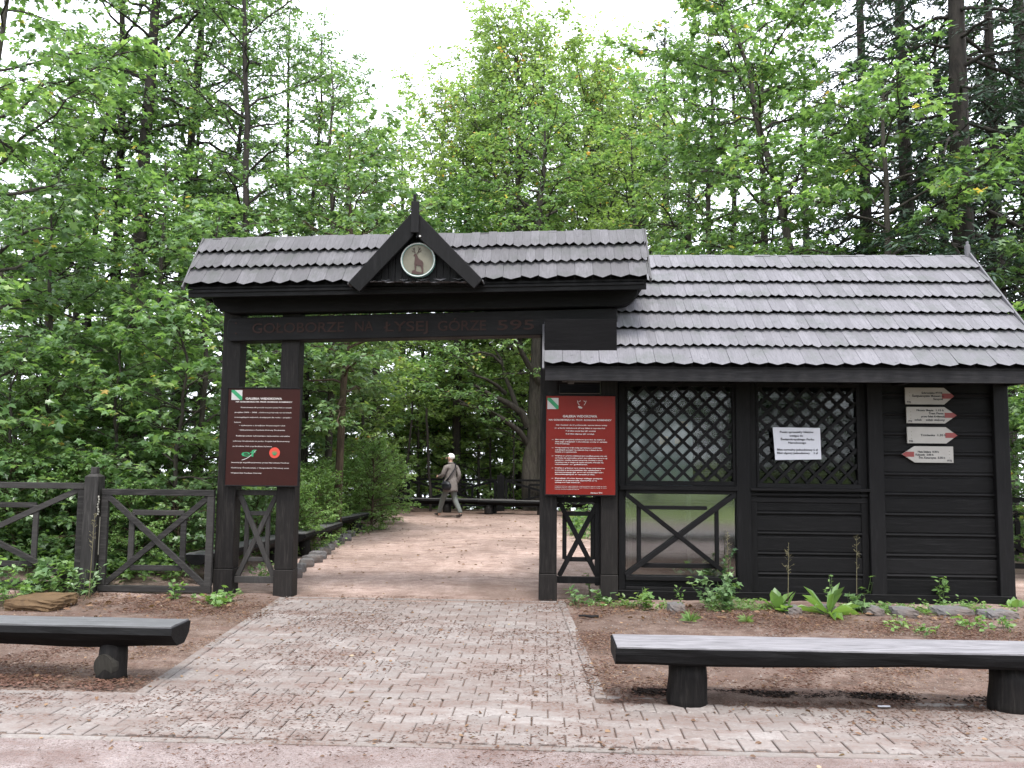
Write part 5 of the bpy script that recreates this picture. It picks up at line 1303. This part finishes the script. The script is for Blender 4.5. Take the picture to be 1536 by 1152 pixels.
# ================================================================== WEEDS as single plants
def weed(x_, y_, h, n, leaf, kind, mat, label, seed, style='up', name='weed', group=None, spread=.10, stem='stem_green'):
    g = gr(x_, y_); rs = np.random.RandomState(seed); T = empty(name, (g.x, g.y, -.005)); tag(T, label, 'plant', group)
    if style == 'rosette':
        az = rs.uniform(0, 6.28, n); el = rs.uniform(.15, 1.25, n); D = np.stack([np.cos(az)*np.cos(el), np.sin(az)*np.cos(el), np.sin(el)], 1)
        P = D*.02; Nn = np.stack([-np.cos(az)*np.sin(el), -np.sin(az)*np.sin(el), np.cos(el)], 1); S = leaf*rs.uniform(.6, 1.15, n)
        link('foliage', leaves_mesh('foliage', P, D, Nn, S, kind, M[mat], rs), T, True)
    else:
        ns = max(1, n//8); A = np.zeros((ns, 3)); a = rs.uniform(0, 6.28, ns); rr = rs.uniform(0, spread, ns); A[:, 0] = np.cos(a)*rr; A[:, 1] = np.sin(a)*rr
        hh = h*rs.uniform(.55, 1, ns); hh[0] = h; B = A+np.stack([rs.normal(0, .15, ns)*hh+np.cos(a)*rr, rs.normal(0, .15, ns)*hh+np.sin(a)*rr, hh], 1)
        idx = rs.randint(0, ns, n); u = rs.uniform(.15, 1.02, n); az = rs.uniform(0, 6.28, n); el = rs.normal(.1, .4, n)
        D = np.stack([np.cos(az)*np.cos(el), np.sin(az)*np.cos(el), np.sin(el)], 1); P = A[idx]+(B-A)[idx]*u[:, None]+D*.01
        Nn = nrm(np.stack([rs.normal(0, .5, n), rs.normal(0, .5, n), np.ones(n)], 1))
        link('foliage', leaves_mesh('foliage', P, D, Nn, leaf*rs.uniform(.5, 1.15, n), kind, M[mat], rs), T, True)
        link('stem', wood_mesh('stem', [], M[stem], (A, B, np.full(ns, .004))) if False else wood_mesh('stem', [(np.stack([A[0], (A[0]+B[0])/2, B[0]]), np.array([.005, .004, .002]), 5)], M[stem], (A, B, np.full(ns, .0035))), T, True)
    return T
def stalk(x_, y_, h, label, seed):
    g = gr(x_, y_); rs = np.random.RandomState(seed); T = empty('seed_stalk', (g.x, g.y, -.005)); tag(T, label, 'plant')
    n = 34; A = [np.zeros(3)]; B = [np.array([.02, 0, h])]; R_ = [.004]
    for i in range(n):
        z = h*rs.uniform(.5, 1.0); az = rs.uniform(0, 6.28); L_ = rs.uniform(.03, .12)*(1.3-z/h); p = np.array([.02*z/h, 0, z]); A.append(p); B.append(p+np.array([math.cos(az)*L_, math.sin(az)*L_, L_*.7])); R_.append(.0016)
    A, B = np.array(A), np.array(B); link('stem', wood_mesh('stem', [(np.stack([A[0], B[0]*.5, B[0]]), np.array([.006, .004, .002]), 5)], M['dry_stalk'], (A, B, np.array(R_))), T, True)
    m = 110; i = rs.randint(1, n+1, m); P = A[i]+(B-A)[i]*rs.uniform(.4, 1, (m, 1)); D = rs.normal(0, 1, (m, 3))
    link('seeds', leaves_mesh('seeds', P, D, rs.normal(0, 1, (m, 3)), rs.uniform(.006, .013, m), 'oval', M['dry_stalk'], rs), T, True)
weed(868, 908, .17, 70, .075, 'oval', 'leaf_cool', 'low grey green weed clump at the foot of the right gate post', 1, spread=.14)
weed(909, 906, .16, 26, .08, 'oval', 'leaf_cool', 'small dark leaved weed at the corner post of the hut', 2)
weed(886, 893, .26, 22, .05, 'oval', 'leaf_weed', 'spindly weed between the right gate posts', 3, spread=.03)
weed(938, 910, .17, 34, .07, 'oval', 'leaf_light', 'yellowish young weed left of the glazed hut bay', 4)
weed(966, 912, .20, 44, .075, 'maple', 'leaf_weed', 'bright lobed weed under the glazed hut bay', 5, spread=.08)
weed(1020, 908, .19, 20, .065, 'oval', 'leaf_weed', 'single upright seedling under the glazed hut bay', 6, spread=.03)
weed(1036, 932, .10, 60, .11, 'blade', 'leaf_weed', 'short grass tuft in front of the glazed hut bay', 7, 'rosette', name='grass_tuft')
weed(1088, 916, .42, 150, .085, 'maple', 'leaf_cool', 'bushy dark green weed climbing the hut post', 8, spread=.17)
weed(1085, 908, .62, 60, .06, 'maple', 'leaf_dark', 'tall leafy weed stem leaning on the first hut post', 9, spread=.06)
weed(1165, 915, .3, 9, .26, 'oval', 'leaf_weed', 'broad leaved dock with upright leaves below the middle hut bay', 10, 'rosette', name='dock_plant')
weed(1180, 917, .3, 6, .22, 'oval', 'leaf_weed', 'smaller broad leaved dock right beside the bigger one', 24, 'rosette', name='dock_plant')
weed(1243, 922, .4, 22, .34, 'long', 'leaf_weed', 'large rosette of long toothed leaves below the middle hut bay', 11, 'rosette', name='rosette_plant')
weed(1248, 915, .38, 26, .05, 'oval', 'leaf_weed', 'upright flower spike in the large leaf rosette', 12, spread=.01)
weed(1285, 917, .20, 60, .085, 'maple', 'leaf_cool', 'dark lobed weed right of the large leaf rosette', 13, spread=.12)
weed(1298, 907, .32, 30, .07, 'maple', 'leaf_cool', 'small lobed weed against the second hut post', 14, spread=.03)
weed(1410, 910, .36, 46, .075, 'oval', 'leaf_weed', 'upright seedling in front of the plank wall under the arrow signs', 15, spread=.03)
weed(1521, 916, .30, 14, .17, 'oval', 'leaf_weed', 'broad leaved weed at the right corner post of the hut', 16, 'rosette', name='dock_plant')
weed(1350, 940, .1, 40, .06, 'oval', 'leaf_light', 'flat yellow green weed patch left of the corner stones', 17, spread=.12)
weed(1378, 948, .1, 50, .06, 'oval', 'leaf_weed', 'low weed patch between the footing stones', 18, spread=.14)
weed(1455, 944, .15, 60, .07, 'oval', 'leaf_weed', 'low green weed patch in front of the right hut bay', 19, spread=.16)
weed(1120, 934, .06, 60, .09, 'blade', 'leaf_light', 'flat yellowish grass patch in front of the first hut post', 20, 'rosette', name='grass_tuft')
weed(1508, 942, .12, 40, .06, 'oval', 'leaf_weed', 'small weed by the stone at the right picture edge', 21, spread=.1)
stalk(1182, 915, .72, 'dry branching seed stalk in front of the middle hut bay', 3)
stalk(1090, 905, .80, 'dry seed stalk rising above the bushy weed at the hut post', 5)
stalk(1285, 908, .78, 'thin dry seed stalk by the second hut post', 6)
stalk(133, 898, .95, 'dry seed stalk leaning on the fence post', 7)
weed(262, 900, .22, 44, .08, 'oval', 'leaf_weed', 'small bright weed under the fence panel', 25, spread=.05)
weed(330, 908, .16, 110, .075, 'maple', 'leaf_weed', 'leafy weed clump at the foot of the left gate post', 26, spread=.15)
for i, (x_, y_, h, n, lf, kd, mt, lab) in enumerate(((10, 905, .34, 120, .10, 'maple', 'leaf_weed', 'yellow green weed clump in the left corner beside the stone slab'),
     (45, 893, .42, 110, .12, 'maple', 'leaf_cool', 'big leaved weed clump behind the stone slab'), (90, 890, .40, 120, .10, 'oval', 'leaf_weed', 'weed clump behind the right end of the stone slab'),
     (120, 896, .36, 130, .08, 'oval', 'leaf_cool', 'dark weed clump at the foot of the fence post'), (-20, 900, .5, 130, .11, 'oval', 'leaf_weed', 'tall weed clump cut by the left picture edge'))):
    weed(x_, y_, h, n, lf, kd, mt, lab, 40+i, spread=.22)
for i, (x_, y_) in enumerate(((465, 832), (490, 822), (520, 806), (545, 800), (575, 795), (395, 868))):
    weed(x_, y_, .26, 120, .065, 'oval', 'leaf_weed' if i % 2 else 'leaf_light', 'leafy weed clump spilling over the edge stones of the bank', 60+i, spread=.24, group='weed clumps at the bank edge')

# ================================================================== LITTER (stuff) and small finds
def litter(name, label, n, region, size, kind, mat, seed, z=.004, clump=True, tilt=.25, ok=None):
    rs = np.random.RandomState(seed); P = []
    while len(P) < n:
        m = n*2; x = rs.uniform(region[0], region[1], m); y = rs.uniform(region[2], region[3], m)
        if clump:
            d = np.sin(x*3.1+seed)+np.sin(y*4.3+x*1.2)+np.sin(x*8.3-y*6.1)*.8+np.sin(x*1.1+2*y)*.7+rs.normal(0, .8, m); k = d > .4; x, y = x[k], y[k]
        if ok: k = ok(x, y); x, y = x[k], y[k]
        P += list(zip(x, y))
    P = np.array(P[:n]); zz = np.full(n, z)
    inpath = ((P[:, 1] < 9.45) & (P[:, 0] > -2.685-(P[:, 1]-5.61)*.059) & (P[:, 0] < .353-(P[:, 1]-5.76)*.0535)) | (P[:, 1] < 5.78)
    zz = np.where(inpath, .011, .016); zz = np.where(P[:, 1] < 4.78, .002, zz); zz = np.where(P[:, 1] > 9.3, .014, zz)
    P = np.column_stack([P, zz]); az = rs.uniform(0, 6.28, n); D = np.stack([np.cos(az), np.sin(az), rs.normal(0, tilt*.3, n)], 1)
    Nn = nrm(np.stack([rs.normal(0, tilt, n), rs.normal(0, tilt, n), np.ones(n)], 1))
    o = link(name, leaves_mesh(name, P, D, Nn, size*rs.uniform(.5, 1.4, n), kind, M[mat], rs)); tag(o, label, 'leaf litter', kind='stuff')
litter('needle_litter', 'reddish conifer needles strewn over the paving and earth', 38000, (-5.5, 5.5, 4.2, 9.6), .026, 'blade', 'needle_litter', 1, tilt=.15)
litter('earth_chips', 'fine brown chips and needle bits on the bare earth', 26000, (-5.5, 5.6, 5.85, 9.5), .015, 'oval', 'dry_leaf', 12, ok=lambda x, y: (x > .3) | (x < -2.8))
litter('earth_needles', 'brown needles matted on the bare earth', 22000, (-5.5, 5.6, 5.85, 9.5), .035, 'blade', 'needle_litter', 14, ok=lambda x, y: (x > .3) | (x < -2.8))
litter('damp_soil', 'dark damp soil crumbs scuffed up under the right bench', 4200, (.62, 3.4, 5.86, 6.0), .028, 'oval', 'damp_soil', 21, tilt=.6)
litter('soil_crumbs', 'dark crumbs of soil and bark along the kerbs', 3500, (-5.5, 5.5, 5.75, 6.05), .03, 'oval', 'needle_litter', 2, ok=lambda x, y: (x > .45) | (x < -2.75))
litter('dry_leaves', 'small dry leaves and chips scattered on the earth', 1300, (-5.5, 5.5, 4.3, 9.6), .035, 'oval', 'dry_leaf', 3, clump=False, tilt=.5)
litter('dry_leaves_hut', 'dry leaves gathered along the hut and fence foot', 420, (-5.5, 5.6, 8.5, 9.45), .06, 'oval', 'dry_leaf', 4, clump=False, tilt=.6, ok=lambda x, y: (x > .4) | (x < -3.1))
litter('clearing_litter', 'dry leaves on the gravel of the clearing', 700, (-4, 3.5, 9.7, 22), .05, 'oval', 'dry_leaf', 5, clump=False, tilt=.4)
def pebbles():
    rs = np.random.RandomState(9); n = 2600; T = np.array([(1, 0, 0), (0, 1, 0), (-1, 0, 0), (0, -1, 0), (0, 0, .8)]); F = np.array([(0, 1, 4), (1, 2, 4), (2, 3, 4), (3, 0, 4)])
    x = rs.uniform(-5.5, 5.5, n); y = rs.uniform(4.2, 9.5, n); s = rs.uniform(.003, .010, n); z = np.where((y < 5.78) | ((x > -2.9) & (x < .3)), .006, .010); z = np.where(y < 4.78, -.004, z)
    a = rs.uniform(0, 6.28, n); c, sn = np.cos(a)[:, None], np.sin(a)[:, None]
    V = np.stack([(T[None, :, 0]*c-T[None, :, 1]*sn)*s[:, None]+x[:, None], (T[None, :, 0]*sn+T[None, :, 1]*c)*s[:, None]*.8+y[:, None], T[None, :, 2]*s[:, None]*np.ones((n, 1))+z[:, None]], 2).reshape(-1, 3)
    FF = (F[None]+(np.arange(n)*5)[:, None, None]).reshape(-1, 3)
    o = link('pebbles', np_mesh('pebbles', V, FF, np.repeat(rs.uniform(0, 1, n), 4), M['kerb'])); tag(o, 'tiny pale pebbles on the earth and paving', 'gravel', kind='stuff')
pebbles()
g = gr(883, 929); s = MB(); s.tube([(g.x-.10, g.y+.02, .03), (g.x-.04, g.y+.01, .035), (g.x+.03, g.y-.01, .03), (g.x+.10, g.y-.02, .035)], [.010, .013, .014, .012], 7, jit=.2)
o = s.build('stick', M['wood_x']); tag(o, 'short dark stick lying on the earth right of the paving', 'stick')
g = gr(1325, 1063); s = MB(); s.beam((g.x-.035, g.y, .016), (g.x+.045, g.y+.004, .016), .012, .008, (0, 0, 1)); o = s.build('paper_roll', M['paper']); tag(o, 'small white rolled paper scrap on the paving before the right bench', 'litter')
# ================================================================== PERSON
M['skin'] = plain('skin', (.55, .33, .25), .5, .4, .08)
M['hair'] = plain('white_hair', (.8, .79, .77), .7, .3, .08, 40, .4)
M['jacket'] = plain('jacket_cloth', (.185, .163, .152), .85, .2, .25, 22, .4)
M['trousers'] = plain('trouser_cloth', (.13, .14, .132), .85, .2, .2, 22, .4)
M['shoe'] = plain('shoe_leather', (.035, .025, .022), .5)
M['bag'] = plain('bag_nylon', (.014, .015, .02), .5, .4, .3)
M['eye'] = plain('eye', (.05, .04, .04), .3)
def skin(name, chains, mat, parent, sub=1, root=0):
    """chains: list of lists of (x,y,z,rx[,ry]); first vertex of later chains may be ('j', index) to join"""
    V = []; E = []; R_ = []
    for ch in chains:
        prev = None
        for p in ch:
            if p[0] == 'j': prev = p[1]; continue
            V.append(p[:3]); R_.append((p[3], p[4] if len(p) > 4 else p[3])); i = len(V)-1
            if prev is not None: E.append((prev, i))
            prev = i
    me = bpy.data.meshes.new(name); me.from_pydata(V, E, []); o = bpy.data.objects.new(name, me); col.objects.link(o)
    md = o.modifiers.new('s', 'SKIN'); md.use_smooth_shade = True; md.branch_smoothing = .6
    for i, r in enumerate(R_): me.skin_vertices[0].data[i].radius = r
    me.skin_vertices[0].data[root].use_root = True
    s = o.modifiers.new('u', 'SUBSURF'); s.levels = s.render_levels = sub
    bpy.context.view_layer.update()
    me2 = bpy.data.meshes.new_from_object(o.evaluated_get(bpy.context.evaluated_depsgraph_get())); bpy.data.objects.remove(o)
    me2.name = name; me2.materials.clear(); me2.materials.append(mat); me2.polygons.foreach_set('use_smooth', [True]*len(me2.polygons))
    q = bpy.data.objects.new(name, me2); col.objects.link(q); q.parent = parent; return q
def ellipsoid(name, c, r, mat, parent, rot=(0, 0, 0), seg=20, cut=None, jit=0):
    bm = bmesh.new(); bmesh.ops.create_uvsphere(bm, u_segments=seg, v_segments=seg*2//3, radius=1)
    if cut:
        bmesh.ops.delete(bm, geom=[v for v in bm.verts if cut(v.co)], context='VERTS')
    rs = random.Random(3)
    for v in bm.verts: v.co = Vector((v.co.x*r[0], v.co.y*r[1], v.co.z*r[2]))*(1+rs.uniform(-jit, jit))
    me = bpy.data.meshes.new(name); bm.to_mesh(me); bm.free(); me.polygons.foreach_set('use_smooth', [True]*len(me.polygons)); me.materials.append(mat)
    o = bpy.data.objects.new(name, me); col.objects.link(o); o.parent = parent; o.location = c; o.rotation_euler = rot; return o
def build_man():
    # local frame: +y is the walking direction, x to the walker's right, z up ; height about 1.62
    Y = 21.7; c = at(675, 775, Y); T = empty('person', (c.x, Y, 0), math.radians(42))
    tag(T, 'person with white hair, grey brown jacket and grey trousers walking away across the clearing', 'person')
    hipz = .82
    # continuous body: pelvis-spine-neck-head, arms with hands and fingers, legs
    Rk, Lk = (.10, -.06, .44), (-.10, .20, .45); Ra, La = (.10, -.33, .11), (-.10, .34, .07)
    ch = []
    ch.append([(0, 0, .86, .13, .10), (0, .01, 1.02, .125, .095), (0, .0, 1.20, .13, .09), (0, -.01, 1.32, .10, .075), (0, .005, 1.40, .055, .055), (0, .02, 1.46, .055), (0, .035, 1.52, .078, .085), (0, .04, 1.58, .07, .08)])
    ch.append([('j', 0), (.09, -.01, .80, .085), (Rk[0], Rk[1], Rk[2], .055), (Ra[0], Ra[1], Ra[2], .035), (.10, -.30, .04, .034), (.10, -.22, .03, .03)])
    ch.append([('j', 0), (-.09, .02, .80, .085), (Lk[0], Lk[1], Lk[2], .055), (La[0], La[1], La[2], .035), (-.10, .37, .04, .034), (-.10, .46, .05, .03)])
    ch.append([('j', 3), (.160, -.01, 1.285, .045), (.21, -.10, 1.08, .042), (.19, .02, .88, .032), (.185, .05, .82, .030, .018), (.185, .07, .76, .026, .014)])
    ch.append([('j', 3), (-.160, -.01, 1.285, .045), (-.23, .02, 1.08, .042), (-.20, .24, 1.04, .032), (-.19, .30, 1.04, .018, .030), (-.185, .36, 1.03, .014, .026)])
    body = skin('body', ch, M['skin'], T, 1)
    # separate fingers rooted in the palms
    fg = []
    for k in range(4):
        x = .167+k*.011; fg.append([(x, .066, .775, .0075), (x, .074, .735-.004*(k in (1, 2)), .007), (x, .068, .705-.004*(k in (1, 2)), .006)])
    fg.append([(.168, .062, .80, .008), (.150, .085, .78, .0075), (.148, .095, .755, .0065)])
    for k in range(4):
        z = 1.048-k*.012; fg.append([(-.185, .35, z, .0075), (-.180, .39, z, .007), (-.170, .41, z-.008, .006)])
    fg.append([(-.19, .32, 1.05, .008), (-.175, .345, 1.075, .0075), (-.168, .365, 1.08, .0065)])
    for i, f in enumerate(fg): skin('finger', [f], M['skin'], body, 1)
    # face: nose, ears, eyes, mouth
    skin('nose', [[(-.06, .105, 1.545, .010), (-.075, .122, 1.515, .014), (-.062, .105, 1.508, .010)]], M['skin'], body, 1)
    for s in (-1, 1):
        ellipsoid('ear', (s*.078*.82, .03+s*.048, 1.525), (.012, .022, .033), M['skin'], body, (0, 0, .6+s*.3), 10)
        ellipsoid('eye', (-.052+s*.026, .098+s*.02, 1.545), (.012, .008, .008), M['eye'], body, (0, 0, 0), 8)
    ellipsoid('mouth', (-.058, .10, 1.478), (.024, .008, .005), M['jacket'], body, (0, 0, .6), 8)
    ellipsoid('hair', (.012, .018, 1.56), (.090, .104, .092), M['hair'], T, (.0, 0, .65), 24, cut=lambda v: v.y > .35 and v.z < .45 or v.z < -.7, jit=.03)
    # clothes
    skin('jacket', [[(0, .0, .86, .178, .15), (0, .0, .96, .165, .135), (0, .01, 1.06, .160, .128), (0, -.005, 1.22, .178, .125), (0, -.015, 1.335, .140, .10), (0, -.0, 1.395, .075, .07)],
                    [('j', 4), (.17, -.015, 1.30, .075), (.218, -.10, 1.08, .062), (.197, .00, .90, .050), (.192, .025, .86, .046)],
                    [('j', 4), (-.17, -.015, 1.30, .075), (-.237, .02, 1.08, .062), (-.208, .20, 1.045, .050), (-.203, .25, 1.04, .046)]], M['jacket'], T, 2, 2)
    ft = MB(); ft.tube([(0, .012, 1.385), (0, .006, 1.43)], [.078, .070], 14); ft.build('collar', M['jacket'], T, smooth=True, local=True)
    bs = MB()   # flared hem of the jacket
    n = 22; vs = []; prof = [(1.02, .150, .118), (.96, .176, .146), (.84, .196, .164), (.70, .206, .176), (.66, .208, .178), (.66, .19, .16), (.78, .170, .14)]
    for i in range(n):
        t = 2*PI*i/n
        for z, rx, ry in prof: vs.append((math.cos(t)*rx*(1+.03*math.sin(5*t)), math.sin(t)*ry*(1+.03*math.sin(4*t+1)), z+.012*math.sin(3*t)))
    m = len(prof); bs.add(vs, [(i*m+k, i*m+k+1, ((i+1) % n)*m+k+1, ((i+1) % n)*m+k) for i in range(n) for k in range(m-1)]); bs.build('jacket_hem', M['jacket'], T, smooth=True, local=True)
    skin('trousers', [[(0, 0, .88, .155, .125), (0, 0, .80, .15, .12)],
                      [('j', 1), (.092, -.015, .70, .100), (Rk[0], Rk[1], Rk[2], .078), (Ra[0], Ra[1]+.02, Ra[2]+.04, .062), (Ra[0], Ra[1]+.02, Ra[2]-.01, .062)],
                      [('j', 1), (-.092, .04, .70, .100), (Lk[0], Lk[1], Lk[2], .078), (La[0], La[1], La[2]+.06, .062), (La[0], La[1]+.01, La[2]+.01, .062)]], M['trousers'], T, 2)
    skin('shoe', [[(.10, -.36, .10, .05, .045), (.10, -.31, .045, .048, .045), (.10, -.22, .035, .048, .034), (.10, -.14, .03, .035, .024)]], M['shoe'], T, 1)
    skin('shoe', [[(-.10, .36, .06, .05, .045), (-.10, .39, .045, .048, .045), (-.10, .47, .05, .048, .034), (-.10, .55, .065, .035, .024)]], M['shoe'], T, 1)
    # shoulder bag hanging at the left hip
    B = empty('shoulder_bag', (c.x, Y, 0), math.radians(42)); tag(B, 'black shoulder bag hanging at the left hip of the walking person', 'bag')
    b = MB(); vs = []; n = 20
    o = ellipsoid('pouch', (-.20, -.10, .80), (.085, .155, .125), M['bag'], B, (0, 0, .25), 20)
    for v in o.data.vertices:
        v.co.z = max(-.105, min(.11, v.co.z)); 
    fl = ellipsoid('flap', (-.225, -.11, .845), (.075, .150, .085), M['bag'], B, (0, .1, .25), 16, cut=lambda v: v.z < -.1)
    st = MB(); pts = [(-.20, -.02, .90), (-.15, -.12, 1.02), (-.05, -.150, 1.16), (.05, -.135, 1.28), (.085, -.09, 1.38), (.10, 0, 1.405), (.07, .09, 1.36), (-.05, .14, 1.18), (-.16, .10, 1.0), (-.20, .04, .90)]
    for p, q in zip(pts[:-1], pts[1:]): st.beam(p, q, .012, .042, (0, -1, .2))
    st.build('strap', M['bag'], B, local=True)
build_man()

# ================================================================== CAMERA, LIGHT, WORLD
cam_d = bpy.data.cameras.new('camera'); cam = bpy.data.objects.new('camera', cam_d); col.objects.link(cam)
cam_d.sensor_width = 36; cam_d.lens = FPX/1536*36; cam_d.clip_end = 2000; cam_d.clip_start = .05
m = Matrix(((CR[0], CU[0], -CF[0]), (CR[1], CU[1], -CF[1]), (CR[2], CU[2], -CF[2]))).to_4x4()
m.translation = Vector(CAM); cam.matrix_world = m; sc.camera = cam
SUN_EL, SUN_AZ = math.radians(67), math.radians(172)      # azimuth from +Y towards +X ; high behind the viewer
ld = bpy.data.lights.new('sun', 'SUN'); ld.energy = 1.7; ld.angle = math.radians(15); ld.color = (1, .965, .91)
lo = bpy.data.objects.new('sun', ld); col.objects.link(lo)
sd = Vector((math.sin(SUN_AZ)*math.cos(SUN_EL), math.cos(SUN_AZ)*math.cos(SUN_EL), math.sin(SUN_EL)))
lo.rotation_euler = sd.to_track_quat('Z', 'Y').to_euler(); lo.location = sd*50
w = bpy.data.worlds.new('World'); sc.world = w; w.use_nodes = True; nt = w.node_tree; nt.nodes.clear()
out = nt.nodes.new('ShaderNodeOutputWorld'); bg = nt.nodes.new('ShaderNodeBackground'); sky = nt.nodes.new('ShaderNodeTexSky')
sky.sky_type = 'NISHITA'; sky.sun_disc = False; sky.sun_elevation = SUN_EL; sky.sun_rotation = SUN_AZ; sky.air_density = 1.0; sky.dust_density = 4.0; sky.ozone_density = 1.0; sky.altitude = 500
cloud = mixc(nt, .86, sky.outputs[0], (9.6, 10.0, 10.9))    # closed bright overcast over the clear sky
L(nt, cloud, bg.inputs[0]); bg.inputs[1].default_value = .13; L(nt, bg.outputs[0], out.inputs[0])
sc.view_settings.view_transform = 'Standard'; sc.view_settings.look = 'None'; sc.view_settings.gamma = 1; sc.view_settings.exposure = 1.5
sc.cycles.max_bounces = 6; sc.cycles.diffuse_bounces = 5; sc.cycles.transparent_max_bounces = 8; sc.cycles.transmission_bounces = 4
print('leaves in view', TOTAL[0])
